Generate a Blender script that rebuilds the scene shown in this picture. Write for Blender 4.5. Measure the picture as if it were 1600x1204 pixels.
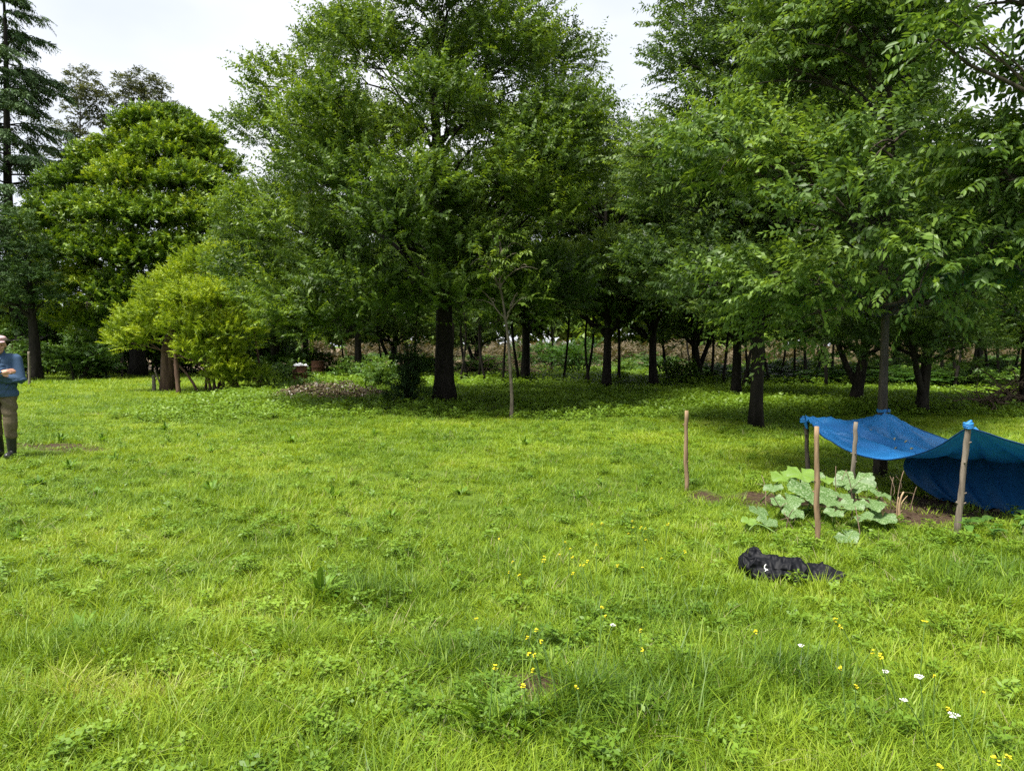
import bpy, bmesh, math, random
import numpy as np
from mathutils import Vector, Matrix, Euler

# ------------------------------------------------------------------ scene, camera, light
for o in list(bpy.data.objects):
    bpy.data.objects.remove(o)
scene = bpy.context.scene
COL = scene.collection
R_ = math.radians
F, CAMH, HORIZON = 1164.0, 1.6, 540.0
PITCH = math.atan((602 - HORIZON) / F)

cam_data = bpy.data.cameras.new('camera')
cam_data.sensor_width = 36.0
cam_data.lens = 36.0 * F / 1600.0
cam_data.clip_start = 0.05
cam_data.clip_end = 3000
cam = bpy.data.objects.new('camera', cam_data)
COL.objects.link(cam)
cam.location = (0, 0, CAMH)
cam.rotation_euler = (math.pi / 2 - PITCH, 0, 0)
scene.camera = cam

SUN_EL, SUN_AZ = R_(66), R_(-128)          # azimuth from +Y, positive towards +X
world = bpy.data.worlds.new('World')
scene.world = world
world.use_nodes = True
wn, wl = world.node_tree.nodes, world.node_tree.links
wn.clear()
w_out = wn.new('ShaderNodeOutputWorld')
w_bg = wn.new('ShaderNodeBackground')
w_bg.inputs['Strength'].default_value = 0.1
w_sky = wn.new('ShaderNodeTexSky')
w_sky.sky_type = 'NISHITA'
w_sky.sun_disc = False
w_sky.sun_elevation = SUN_EL
w_sky.sun_rotation = SUN_AZ
w_tc = wn.new('ShaderNodeTexCoord')
w_map = wn.new('ShaderNodeMapping')
w_map.inputs['Scale'].default_value = (1.0, 1.0, 2.2)
w_noise = wn.new('ShaderNodeTexNoise')
w_noise.inputs['Scale'].default_value = 1.7
w_noise.inputs['Detail'].default_value = 5
w_noise.inputs['Roughness'].default_value = 0.5
w_ramp = wn.new('ShaderNodeValToRGB')
w_ramp.color_ramp.elements[0].position = 0.36
w_ramp.color_ramp.elements[0].color = (0.62, 0.68, 0.80, 1)
w_ramp.color_ramp.elements[1].position = 0.72
w_ramp.color_ramp.elements[1].color = (1.0, 1.0, 1.0, 1)
w_mul = wn.new('ShaderNodeVectorMath')
w_mul.operation = 'SCALE'
w_mul.inputs['Scale'].default_value = 5.4
w_mix = wn.new('ShaderNodeMix')
w_mix.data_type = 'RGBA'
w_mix.inputs[0].default_value = 0.90
wl.new(w_tc.outputs['Generated'], w_map.inputs['Vector'])
wl.new(w_map.outputs['Vector'], w_noise.inputs['Vector'])
wl.new(w_noise.outputs['Fac'], w_ramp.inputs['Fac'])
wl.new(w_ramp.outputs['Color'], w_mul.inputs[0])
wl.new(w_sky.outputs['Color'], w_mix.inputs[6])
wl.new(w_mul.outputs['Vector'], w_mix.inputs[7])
wl.new(w_mix.outputs[2], w_bg.inputs['Color'])
wl.new(w_bg.outputs['Background'], w_out.inputs['Surface'])

sun_data = bpy.data.lights.new('sun', 'SUN')
sun_data.energy = 4.8
sun_data.angle = R_(16)
sun_data.color = (1.0, 0.95, 0.86)
sun = bpy.data.objects.new('sun', sun_data)
COL.objects.link(sun)
to_sun = Vector((math.sin(SUN_AZ) * math.cos(SUN_EL), math.cos(SUN_AZ) * math.cos(SUN_EL), math.sin(SUN_EL)))
sun.rotation_euler = to_sun.to_track_quat('Z', 'Y').to_euler()
sun.location = (-20, -10, 40)

scene.render.engine = 'CYCLES'
scene.view_settings.view_transform = 'Standard'
scene.view_settings.look = 'None'
scene.view_settings.gamma = 1
scene.view_settings.use_curve_mapping = False
scene.view_settings.exposure = 1.22
cy = scene.cycles
cy.max_bounces = 6
cy.diffuse_bounces = 4
cy.glossy_bounces = 2
cy.transmission_bounces = 4
cy.transparent_max_bounces = 4
cy.caustics_reflective = False
cy.caustics_refractive = False
cy.sample_clamp_indirect = 6
cy.use_adaptive_sampling = True
cy.adaptive_threshold = 0.015
cy.use_denoising = False

# ------------------------------------------------------------------ helpers
rng = np.random.default_rng(11)
random.seed(5)

def ray(px, py):
    u, v = (px - 800) / F, (602 - py) / F
    return np.array([u, math.cos(PITCH) + v * math.sin(PITCH), -math.sin(PITCH) + v * math.cos(PITCH)])

def at(px, py, d):
    r = ray(px, py)
    return np.array([0, 0, CAMH]) + r * (d / r[1])

def gz(x, y):
    """height of the lawn"""
    x = np.asarray(x, float); y = np.asarray(y, float)
    z = 0.022 * np.sin(x * 0.9 + 1.3) * np.sin(y * 0.7 + 0.4) + 0.014 * np.sin(x * 2.3 + y * 1.7)
    z = z + 0.05 * np.exp(-(((x - 0.09) / 0.32) ** 2 + ((y - 3.40) / 0.24) ** 2))      # small mound in the foreground
    return z

def gnd(px, py):
    r = ray(px, py)
    t = -CAMH / r[2]
    p = np.array([0, 0, CAMH]) + r * t
    p[2] = float(gz(p[0], p[1]))
    return p

def nrm(a):
    return a / np.maximum(np.linalg.norm(a, axis=-1, keepdims=True), 1e-9)

_G = np.random.default_rng(77).random((256, 256))
def vnoise(x, y, s=1.0):
    x = np.asarray(x, float) * s; y = np.asarray(y, float) * s
    xi, yi = np.floor(x).astype(int), np.floor(y).astype(int)
    fx, fy = x - xi, y - yi
    fx, fy = fx * fx * (3 - 2 * fx), fy * fy * (3 - 2 * fy)
    g = lambda a, b: _G[a % 256, b % 256]
    return (g(xi, yi) * (1 - fx) + g(xi + 1, yi) * fx) * (1 - fy) + (g(xi, yi + 1) * (1 - fx) + g(xi + 1, yi + 1) * fx) * fy

def fbm(x, y, s=1.0):
    return (vnoise(x, y, s) + 0.5 * vnoise(x, y, s * 2.1) + 0.25 * vnoise(x, y, s * 4.3)) / 1.75

def mesh_from(name, verts, faces, mat=None, smooth=False, tint=None):
    """faces: (n,4) or (n,3) array, or list of such arrays"""
    me = bpy.data.meshes.new(name)
    verts = np.asarray(verts, np.float32)
    blocks = faces if isinstance(faces, list) else [faces]
    blocks = [np.asarray(b, np.int32) for b in blocks if len(b)]
    nl = sum(b.size for b in blocks); nf = sum(len(b) for b in blocks)
    me.vertices.add(len(verts)); me.vertices.foreach_set('co', verts.ravel())
    me.loops.add(nl); me.loops.foreach_set('vertex_index', np.concatenate([b.ravel() for b in blocks]))
    me.polygons.add(nf)
    tot = np.concatenate([np.full(len(b), b.shape[1], np.int32) for b in blocks])
    st = np.concatenate([[0], np.cumsum(tot)[:-1]]).astype(np.int32)
    me.polygons.foreach_set('loop_start', st)
    try:
        me.polygons.foreach_set('loop_total', tot)
    except Exception:
        pass
    if smooth:
        me.polygons.foreach_set('use_smooth', np.ones(nf, bool))
    if tint is not None:
        a = me.attributes.new('tint', 'FLOAT', 'FACE')
        a.data.foreach_set('value', np.asarray(tint, np.float32))
    me.update(calc_edges=True)
    me.validate()
    if mat:
        me.materials.append(mat)
    return me

def link(name, me, parent=None, loc=None):
    o = bpy.data.objects.new(name, me)
    COL.objects.link(o)
    if parent is not None:
        o.parent = parent
    if loc is not None:
        o.location = loc
    return o

def empty(name, loc, rz=0.0):
    o = bpy.data.objects.new(name, None)
    COL.objects.link(o)
    o.empty_display_size = 0.2
    o.location = loc
    o.rotation_euler = (0, 0, rz)
    return o

def tag(o, label, cat=None, group=None, kind=None):
    if label: o['label'] = label
    if cat: o['category'] = cat
    if group: o['group'] = group
    if kind: o['kind'] = kind
    return o

def copy_tree(root, loc=None, rz=None, sc=None):
    c = root.copy(); COL.objects.link(c)
    for ch in list(root.children):
        d = ch.copy(); COL.objects.link(d); d.parent = c
        for g in list(ch.children):
            e = g.copy(); COL.objects.link(e); e.parent = d
    if loc is not None: c.location = loc
    if rz is not None: c.rotation_euler = (0, 0, rz)
    if sc is not None: c.scale = (sc, sc, sc) if np.isscalar(sc) else sc
    return c

class MB:
    """collects tubes / boxes into one mesh"""
    def __init__(self):
        self.v, self.q, self.t, self.n = [], [], [], 0
    def add(self, v, q=None, t=None):
        v = np.asarray(v, float)
        self.v.append(v)
        if q is not None and len(q): self.q.append(np.asarray(q, int) + self.n)
        if t is not None and len(t): self.t.append(np.asarray(t, int) + self.n)
        self.n += len(v)
    def tube(self, path, rad, sides=6, cap=True, wob=0.0, lobes=None):
        path = np.asarray(path, float); k = len(path)
        rad = np.broadcast_to(np.asarray(rad, float), (k,))
        tan = nrm(np.gradient(path, axis=0))
        ref = np.array([1.0, 0, 0]) if abs(tan[0][0]) < 0.8 else np.array([0, 1.0, 0])
        a = nrm(np.cross(tan, ref)); b = np.cross(tan, a)
        th = np.linspace(0, 2 * np.pi, sides, endpoint=False)
        rr = rad[:, None] * np.ones((k, sides))
        if lobes is not None:
            rr = rr * (1 + lobes[:, None] * np.cos(5 * th + 0.7)[None, :])
        if wob:
            rr = rr * (1 + wob * (rng.random((k, sides)) - 0.5) * 2)
        v = path[:, None, :] + a[:, None, :] * (np.cos(th) * rr)[:, :, None] + b[:, None, :] * (np.sin(th) * rr)[:, :, None]
        i = np.arange(k - 1)[:, None] * sides; j = np.arange(sides)[None, :]; j2 = (j + 1) % sides
        q = np.stack([i + j, i + j2, i + sides + j2, i + sides + j], -1).reshape(-1, 4)
        vv = v.reshape(-1, 3); t = []
        if cap:
            vv = np.vstack([vv, path[0], path[-1]])
            c0, c1 = k * sides, k * sides + 1
            jj = np.arange(sides); jn = (jj + 1) % sides
            t = np.vstack([np.stack([np.full(sides, c0), jn, jj], -1),
                           np.stack([np.full(sides, c1), (k - 1) * sides + jj, (k - 1) * sides + jn], -1)])
        self.add(vv, q, t)
    def box(self, lo, hi, jitter=0.0):
        lo, hi = np.asarray(lo, float), np.asarray(hi, float)
        v = np.array([[x, y, z] for x in (0, 1) for y in (0, 1) for z in (0, 1)], float)
        v = lo + v * (hi - lo)
        if jitter: v = v + (rng.random(v.shape) - .5) * jitter
        self.add(v, [[0, 1, 3, 2], [4, 6, 7, 5], [0, 4, 5, 1], [2, 3, 7, 6], [0, 2, 6, 4], [1, 5, 7, 3]])
    def mesh(self, name, mat, smooth=True):
        bl = []
        if self.q: bl.append(np.vstack(self.q))
        if self.t: bl.append(np.vstack(self.t))
        return mesh_from(name, np.vstack(self.v), bl, mat, smooth)

def bez(p0, p1, p2, k=8):
    t = np.linspace(0, 1, k)[:, None]
    return (1 - t) ** 2 * np.asarray(p0) + 2 * t * (1 - t) * np.asarray(p1) + t ** 2 * np.asarray(p2)

# ------------------------------------------------------------------ materials
def new_mat(name):
    m = bpy.data.materials.new(name)
    m.use_nodes = True
    n, l = m.node_tree.nodes, m.node_tree.links
    n.clear()
    out = n.new('ShaderNodeOutputMaterial')
    return m, n, l, out

def ramp(n, stops):
    r = n.new('ShaderNodeValToRGB')
    e = r.color_ramp.elements
    while len(e) < len(stops): e.new(0.5)
    for el, (p, c) in zip(e, stops):
        el.position = p; el.color = (*c, 1)
    return r

def leaf_mat(name, stops, trans=0.35, rough=0.5, spec=0.3, tcol=(1.25, 1.15, 0.5), instancer=False, objvar=0.12):
    m, n, l, out = new_mat(name)
    at_ = n.new('ShaderNodeAttribute'); at_.attribute_name = 'tint'
    fac = at_.outputs['Fac']
    if instancer:
        ai = n.new('ShaderNodeAttribute'); ai.attribute_name = 'shade'; ai.attribute_type = 'INSTANCER'
        ad = n.new('ShaderNodeMath'); ad.operation = 'ADD'
        mu = n.new('ShaderNodeMath'); mu.operation = 'MULTIPLY'; mu.inputs[1].default_value = 0.4
        l.new(fac, mu.inputs[0]); l.new(mu.outputs[0], ad.inputs[0]); l.new(ai.outputs['Fac'], ad.inputs[1])
        fac = ad.outputs[0]
    else:
        oi = n.new('ShaderNodeObjectInfo')
        ma = n.new('ShaderNodeMath'); ma.operation = 'MULTIPLY_ADD'
        ma.inputs[1].default_value = objvar
        l.new(oi.outputs['Random'], ma.inputs[0]); l.new(fac, ma.inputs[2])
        fac = ma.outputs[0]
    r = ramp(n, stops)
    l.new(fac, r.inputs['Fac'])
    bs = n.new('ShaderNodeBsdfPrincipled')
    bs.inputs['Roughness'].default_value = rough
    bs.inputs['Specular IOR Level'].default_value = spec
    l.new(r.outputs['Color'], bs.inputs['Base Color'])
    tr = n.new('ShaderNodeBsdfTranslucent')
    mm = n.new('ShaderNodeMix'); mm.data_type = 'RGBA'; mm.blend_type = 'MULTIPLY'; mm.inputs[0].default_value = 1
    mm.inputs[7].default_value = (*tcol, 1)
    l.new(r.outputs['Color'], mm.inputs[6]); l.new(mm.outputs[2], tr.inputs['Color'])
    ms = n.new('ShaderNodeMixShader'); ms.inputs[0].default_value = trans
    l.new(bs.outputs[0], ms.inputs[1]); l.new(tr.outputs[0], ms.inputs[2])
    l.new(ms.outputs[0], out.inputs['Surface'])
    return m

def rough_mat(name, c1, c2, scale=8.0, rough=0.85, bump=0.4, stretch=(1, 1, 1), detail=8, c3=None, dist=0.02, spec=0.2):
    m, n, l, out = new_mat(name)
    tc = n.new('ShaderNodeTexCoord'); mp = n.new('ShaderNodeMapping'); mp.inputs['Scale'].default_value = stretch
    nz = n.new('ShaderNodeTexNoise'); nz.inputs['Scale'].default_value = scale; nz.inputs['Detail'].default_value = detail
    nz.inputs['Roughness'].default_value = 0.65
    l.new(tc.outputs['Object'], mp.inputs['Vector']); l.new(mp.outputs['Vector'], nz.inputs['Vector'])
    st = [(0.32, c1), (0.66, c2)] if c3 is None else [(0.3, c1), (0.52, c2), (0.72, c3)]
    r = ramp(n, st)
    l.new(nz.outputs['Fac'], r.inputs['Fac'])
    bs = n.new('ShaderNodeBsdfPrincipled'); bs.inputs['Roughness'].default_value = rough
    bs.inputs['Specular IOR Level'].default_value = spec
    l.new(r.outputs['Color'], bs.inputs['Base Color'])
    bp = n.new('ShaderNodeBump'); bp.inputs['Strength'].default_value = bump; bp.inputs['Distance'].default_value = dist
    l.new(nz.outputs['Fac'], bp.inputs['Height']); l.new(bp.outputs['Normal'], bs.inputs['Normal'])
    l.new(bs.outputs[0], out.inputs['Surface'])
    return m

M = {}
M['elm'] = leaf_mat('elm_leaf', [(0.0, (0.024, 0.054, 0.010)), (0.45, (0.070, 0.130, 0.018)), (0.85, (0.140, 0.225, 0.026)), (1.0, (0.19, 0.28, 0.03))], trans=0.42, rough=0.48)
M['grove'] = leaf_mat('grove_leaf', [(0.0, (0.026, 0.056, 0.014)), (0.5, (0.080, 0.145, 0.030)), (1.0, (0.165, 0.250, 0.048))], trans=0.48, rough=0.5)
M['near_elm'] = leaf_mat('near_elm_leaf', [(0.0, (0.036, 0.076, 0.018)), (0.5, (0.086, 0.160, 0.030)), (1.0, (0.17, 0.27, 0.042))], trans=0.42, rough=0.48, spec=0.3)
M['camphor'] = leaf_mat('camphor_leaf', [(0.0, (0.036, 0.078, 0.010)), (0.5, (0.098, 0.178, 0.014)), (0.85, (0.200, 0.295, 0.018)), (1.0, (0.28, 0.36, 0.028))], trans=0.3, rough=0.45)
M['cedar'] = leaf_mat('cedar_needle', [(0.0, (0.030, 0.058, 0.024)), (0.6, (0.062, 0.112, 0.042)), (1.0, (0.11, 0.175, 0.065))], trans=0.12, rough=0.6, spec=0.15)
M['juniper'] = leaf_mat('juniper_leaf', [(0.0, (0.024, 0.052, 0.018)), (0.6, (0.050, 0.100, 0.028)), (1.0, (0.095, 0.16, 0.045))], trans=0.15, rough=0.6, spec=0.15)
M['euc'] = leaf_mat('gum_leaf', [(0.0, (0.045, 0.060, 0.028)), (0.6, (0.080, 0.100, 0.045)), (1.0, (0.14, 0.16, 0.075))], trans=0.25, rough=0.5)
M['golden'] = leaf_mat('golden_leaf', [(0.0, (0.055, 0.110, 0.010)), (0.5, (0.180, 0.275, 0.015)), (1.0, (0.33, 0.42, 0.024))], trans=0.38, rough=0.5)
M['shrub'] = leaf_mat('shrub_leaf', [(0.0, (0.030, 0.072, 0.014)), (0.6, (0.072, 0.145, 0.022)), (1.0, (0.14, 0.235, 0.034))], trans=0.3, rough=0.45)
M['sapling'] = leaf_mat('sapling_leaf', [(0.0, (0.030, 0.080, 0.014)), (0.6, (0.060, 0.140, 0.022)), (1.0, (0.10, 0.21, 0.035))], trans=0.4, rough=0.45)
M['bark'] = rough_mat('dark_bark', (0.007, 0.006, 0.0045), (0.026, 0.021, 0.016), 9, bump=0.9, stretch=(1, 1, 0.25), dist=0.03)
M['bark_pale'] = rough_mat('pale_bark', (0.065, 0.055, 0.040), (0.17, 0.145, 0.11), 14, bump=0.6, stretch=(1, 1, 0.3))
M['bark_mid'] = rough_mat('grey_brown_bark', (0.028, 0.023, 0.018), (0.085, 0.070, 0.054), 12, bump=0.9, stretch=(1, 1, 0.25), dist=0.02)
M['bark_red'] = rough_mat('peeling_bark', (0.055, 0.032, 0.022), (0.17, 0.105, 0.075), 7, bump=0.9, stretch=(1, 1, 0.15), dist=0.03)
M['stake'] = rough_mat('stake_wood', (0.13, 0.085, 0.050), (0.30, 0.205, 0.125), 30, bump=0.5, stretch=(1, 1, 0.12))
M['stake_grey'] = rough_mat('weathered_stake', (0.085, 0.070, 0.055), (0.22, 0.185, 0.145), 30, bump=0.5, stretch=(1, 1, 0.12))
M['scrub'] = leaf_mat('dry_scrub', [(0.0, (0.045, 0.055, 0.018)), (0.5, (0.105, 0.085, 0.045)), (1.0, (0.17, 0.135, 0.085))], trans=0.25, rough=0.7)
M['soil'] = rough_mat('dark_soil', (0.028, 0.017, 0.011), (0.085, 0.055, 0.036), 25, bump=0.9, c3=(0.13, 0.09, 0.06))
M['twig'] = rough_mat('dead_twig', (0.075, 0.050, 0.034), (0.20, 0.145, 0.10), 20, bump=0.3)
# ------------------------------------------------------------------ ground
# bare patches of the lawn: (x, y, rx, ry, strength)
SOIL = []
def soil_px(px, py, rx, ry, s=1.0):
    p = gnd(px, py); SOIL.append((p[0], p[1], rx, ry, s))
soil_px(60, 699, 1.1, 0.5, 0.85)       # path by the man
soil_px(125, 703, 0.9, 0.45, 0.6)
soil_px(1445, 798, 0.85, 0.85, 0.9)     # bed under the tarp
soil_px(1340, 790, 0.55, 0.6, 0.9)
soil_px(1190, 780, 0.26, 0.4, 1.0)
soil_px(1105, 777, 0.17, 0.32, 1.0)
soil_px(838, 1088, 0.14, 0.17, 1.0)     # mound
soil_px(775, 1066, 0.20, 0.12, 0.8)
soil_px(350, 636, 1.6, 0.8, 0.8)        # litter by the golden bush
soil_px(520, 622, 2.3, 2.0, 1.0)
soil_px(160, 648, 0.9, 0.5, 0.5)
soil_px(740, 640, 1.6, 0.9, 0.55)
soil_px(620, 640, 1.4, 1.0, 0.5)
def soil_at(x, y):
    x = np.asarray(x, float); y = np.asarray(y, float)
    wob = (fbm(x, y, 2.6) - 0.5) * 0.9
    s = np.zeros_like(x)
    for cx, cy_, rx, ry, st in SOIL:
        d = np.sqrt(((x - cx) / rx) ** 2 + ((y - cy_) / ry) ** 2) + wob
        s = np.maximum(s, st * np.clip((1.15 - d) / 0.45, 0, 1))
    return s

def lines(lo, a, b, hi, step, far):
    mid = np.arange(a, b + 1e-6, step)
    left = a - np.geomspace(step * 2, a - lo, far)[::-1] if a > lo else []
    right = b + np.geomspace(step * 2, hi - b, far)
    return np.concatenate([left, mid, right])
gx = lines(-900, -17, 17, 900, 0.2, 22)
gy = lines(-200, -2, 30, 1800, 0.2, 24)
X, Y = np.meshgrid(gx, gy)
Z = gz(X, Y) + (fbm(X, Y, 2.3) - 0.5) * 0.03 * (np.abs(X) < 18) * (Y < 31)
nx, ny = len(gx), len(gy)
vi = np.arange(nx * ny).reshape(ny, nx)
fq = np.stack([vi[:-1, :-1], vi[:-1, 1:], vi[1:, 1:], vi[1:, :-1]], -1).reshape(-1, 4)

m, n, l, out = new_mat('lawn_ground')
tc = n.new('ShaderNodeTexCoord')
sa = n.new('ShaderNodeAttribute'); sa.attribute_name = 'soil'
n1 = n.new('ShaderNodeTexNoise'); n1.inputs['Scale'].default_value = 1.3; n1.inputs['Detail'].default_value = 9; n1.inputs['Roughness'].default_value = 0.7
n2 = n.new('ShaderNodeTexNoise'); n2.inputs['Scale'].default_value = 38; n2.inputs['Detail'].default_value = 6
l.new(tc.outputs['Object'], n1.inputs['Vector']); l.new(tc.outputs['Object'], n2.inputs['Vector'])
rg = ramp(n, [(0.30, (0.040, 0.066, 0.012)), (0.5, (0.075, 0.120, 0.016)), (0.7, (0.110, 0.155, 0.022))])
rs = ramp(n, [(0.30, (0.022, 0.014, 0.009)), (0.55, (0.052, 0.034, 0.022)), (0.75, (0.115, 0.083, 0.058))])
l.new(n1.outputs['Fac'], rg.inputs['Fac']); l.new(n2.outputs['Fac'], rs.inputs['Fac'])
ad = n.new('ShaderNodeMath'); ad.operation = 'MULTIPLY_ADD'; ad.inputs[1].default_value = 0.9; ad.inputs[2].default_value = -0.45
l.new(n2.outputs['Fac'], ad.inputs[0])
ad2 = n.new('ShaderNodeMath'); ad2.operation = 'ADD'
l.new(sa.outputs['Fac'], ad2.inputs[0]); l.new(ad.outputs[0], ad2.inputs[1])
mr = n.new('ShaderNodeMapRange'); mr.inputs[1].default_value = 0.15; mr.inputs[2].default_value = 0.6
l.new(ad2.outputs[0], mr.inputs[0])
mx = n.new('ShaderNodeMix'); mx.data_type = 'RGBA'
l.new(mr.outputs[0], mx.inputs[0]); l.new(rg.outputs[0], mx.inputs[6]); l.new(rs.outputs[0], mx.inputs[7])
bs = n.new('ShaderNodeBsdfPrincipled'); bs.inputs['Roughness'].default_value = 0.95; bs.inputs['Specular IOR Level'].default_value = 0.1
l.new(mx.outputs[2], bs.inputs['Base Color'])
bp = n.new('ShaderNodeBump'); bp.inputs['Strength'].default_value = 0.8; bp.inputs['Distance'].default_value = 0.03
l.new(n2.outputs['Fac'], bp.inputs['Height']); l.new(bp.outputs['Normal'], bs.inputs['Normal'])
l.new(bs.outputs[0], out.inputs['Surface'])
me = mesh_from('ground', np.stack([X, Y, Z], -1).reshape(-1, 3), fq, m, smooth=True)
a = me.attributes.new('soil', 'FLOAT', 'POINT')
a.data.foreach_set('value', soil_at(X, Y).ravel().astype(np.float32))
tag(link('ground', me), 'bright green meadow lawn with bare soil patches', 'ground', kind='structure')

# dry brownish field seen between the trunks, beyond the grove
fm = rough_mat('dry_field', (0.085, 0.060, 0.036), (0.16, 0.115, 0.075), 0.6, bump=0.5, c3=(0.13, 0.14, 0.04))
fx = np.linspace(-60, 160, 45); fy = np.linspace(47, 120, 24)
FX, FY = np.meshgrid(fx, fy)
FZ = 0.03 + 0.014 * (FY - 47) + 0.15 * fbm(FX, FY, 0.3)
vi = np.arange(FX.size).reshape(FX.shape)
fq = np.stack([vi[:-1, :-1], vi[:-1, 1:], vi[1:, 1:], vi[1:, :-1]], -1).reshape(-1, 4)
tag(link('dry_field', mesh_from('dry_field', np.stack([FX, FY, FZ], -1).reshape(-1, 3), fq, fm, True)), 'dry brown field beyond the grove of trees', 'field', kind='structure')
# ------------------------------------------------------------------ foliage engine
CLT = np.zeros(0)
def sprays_to_leaves(pos, dr, ln, nl, leafL, ratio=0.5, droop=0.25, hang=0.3, flat=0.45, side_w=0.85, fold=0.18, tint0=0.35, tint_tip=0.25, sixv=False, tri=False):
    """leaves set alternately along arching twigs; all arrays are per twig"""
    Mn = len(pos)
    s = np.linspace(0.12, 1.0, nl)[None, :] + (rng.random((Mn, nl)) - 0.5) * 0.5 / nl
    dz = np.array([0, 0, -1.0])
    P = pos[:, None, :] + dr[:, None, :] * (ln[:, None] * s)[..., None] + dz * (droop * ln[:, None] * s ** 2)[..., None]
    T = nrm(dr[:, None, :] + dz * (2 * droop * s)[..., None])
    up = nrm(np.array([0, 0, 1.0]) + rng.normal(0, flat, (Mn, 1, 3)) + np.zeros_like(T))
    side = nrm(np.cross(T, up))
    sg = np.where((np.arange(nl) % 2) == 0, 1.0, -1.0)[None, :, None] * np.where(rng.random((Mn, 1, 1)) < .5, 1, -1)
    last = (np.arange(nl) == nl - 1)[None, :, None]
    D = T * np.where(last, 1.0, 0.55) + side * sg * np.where(last, 0.1, side_w) + rng.normal(0, 0.22, P.shape) + dz * hang
    D = nrm(D)
    N = up + rng.normal(0, flat * 0.7, P.shape)
    N = nrm(N - D * np.sum(N * D, -1, keepdims=True))
    S = np.cross(D, N)
    L = leafL * (0.65 + 0.6 * rng.random((Mn, nl))) * (0.75 + 0.5 * np.sin(np.clip(s, 0, 1) * np.pi * 0.85))
    W = L * ratio
    P, D, N, S, L, W = [a.reshape(-1, 3) if a.ndim == 3 else a.reshape(-1, 1) for a in (P, D, N, S, L, W)]
    k = len(P)
    ct_ = CLT[:, None] if len(CLT) == Mn else 0
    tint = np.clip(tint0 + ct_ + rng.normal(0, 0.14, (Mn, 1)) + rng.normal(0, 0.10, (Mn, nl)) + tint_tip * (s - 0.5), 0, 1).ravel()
    if tri:
        B_ = P + D * L * 0.12
        V = np.stack([B_ + S * W * .52 + N * L * fold * .3, P + D * L - N * L * .06, B_ - S * W * .52 + N * L * fold * .3], 1).reshape(-1, 3)
        return V, np.arange(k * 3).reshape(-1, 3), tint
    if sixv:
        b = P; t = P + D * L - N * L * 0.10
        a1 = P + D * L * 0.28 + S * W * 0.44 + N * L * fold * .5; a2 = P + D * L * 0.66 + S * W * 0.40 + N * L * fold * .35
        c1 = P + D * L * 0.28 - S * W * 0.44 + N * L * fold * .5; c2 = P + D * L * 0.66 - S * W * 0.40 + N * L * fold * .35
        V = np.stack([b, a1, a2, t, c2, c1], 1).reshape(-1, 3)
        i = np.arange(k)[:, None] * 6
        Fq = np.concatenate([i + np.array([[0, 1, 2, 3]]), i + np.array([[0, 3, 4, 5]])], 1).reshape(-1, 4)
        return V, Fq, np.repeat(tint, 2)
    V = np.stack([P, P + D * L * 0.45 + S * W * 0.5 + N * L * fold * .5, P + D * L - N * L * 0.08, P + D * L * 0.45 - S * W * 0.5 + N * L * fold * .5], 1).reshape(-1, 3)
    return V, np.arange(k * 4).reshape(-1, 4), tint

def clump_sprays(clumps, per_m2, axis=(0, 0), up=0.25, outw=0.4, shell=0.6, lnr=(0.35, 0.7), rnd=0.35, low=0.35, edge=0.0):
    """clumps: rows of (x,y,z, rx,ry,rz).  Returns twig bases, directions, lengths"""
    global CLT
    PP, DD, LL, TT_ = [], [], [], []
    for c in clumps:
        ctr, rad = np.array(c[:3]), np.array(c[3:6])
        nn = max(6, int(per_m2 * 4 * np.pi * (rad[0] * rad[1] * rad[2]) ** (2 / 3)))
        u = nrm(rng.normal(0, 1, (nn, 3)))
        flip = (u[:, 2] < 0) & (rng.random(nn) > low)
        u[flip, 2] *= -1
        f = (1 - shell) + shell * rng.random(nn) ** 0.55
        p = ctr + u * rad * f[:, None]
        ax = np.array([axis[0], axis[1], 0.0])
        ow = (ctr - ax) * np.array([1, 1, 0.0]); ow = ow / (np.linalg.norm(ow) + 0.3)
        d = nrm(u * np.array([1, 1, 0.6]) + ow * outw + np.array([0, 0, up]) + rng.normal(0, rnd, (nn, 3)))
        ll = lnr[0] + (lnr[1] - lnr[0]) * rng.random(nn)
        if edge:
            ll = ll * np.where(rng.random(nn) < edge, 1.7, 1.0)
        PP.append(p - d * ll[:, None] * 0.4); DD.append(d); LL.append(ll); TT_.append(np.full(nn, rng.normal(0, .13)))
    CLT = np.concatenate(TT_)
    return np.vstack(PP), np.vstack(DD), np.concatenate(LL)

def envelope_clumps(nc, prof, rc=(0.8, 1.4), flat=0.7, off=(0, 0), lean=None, inner=0.55):
    """prof: list of (z, radius).  Clumps spread over the surface of a lumpy body of revolution, a few inside"""
    zs = np.array([p[0] for p in prof]); rs = np.array([p[1] for p in prof])
    out, tries = [], 0
    while len(out) < nc and tries < 6000:
        tries += 1
        z = zs[0] + (zs[-1] - zs[0]) * rng.random()
        r = np.interp(z, zs, rs)
        if rng.random() > (r + 0.4) / (rs.max() + 0.4): continue
        th = rng.random() * 2 * np.pi
        q = r * (inner + (1 - inner) * rng.random() ** 0.5) if rng.random() < 0.8 else r * 0.5 * rng.random()
        rr = rc[0] + (rc[1] - rc[0]) * rng.random()
        q = max(0, q - rr * 0.45)
        ox, oy = off[0] * (z - zs[0]) / (zs[-1] - zs[0]), off[1] * (z - zs[0]) / (zs[-1] - zs[0])
        c = np.array([ox + q * math.cos(th), oy + q * math.sin(th), z])
        if any(np.linalg.norm((c - np.array(o[:3])) * [1, 1, 1.3]) < 0.62 * rr + 0.3 * o[3] for o in out) and tries < 4500: continue
        out.append((*c, rr * (0.85 + 0.4 * rng.random()), rr * (0.85 + 0.4 * rng.random()), rr * flat))
    return out

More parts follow.
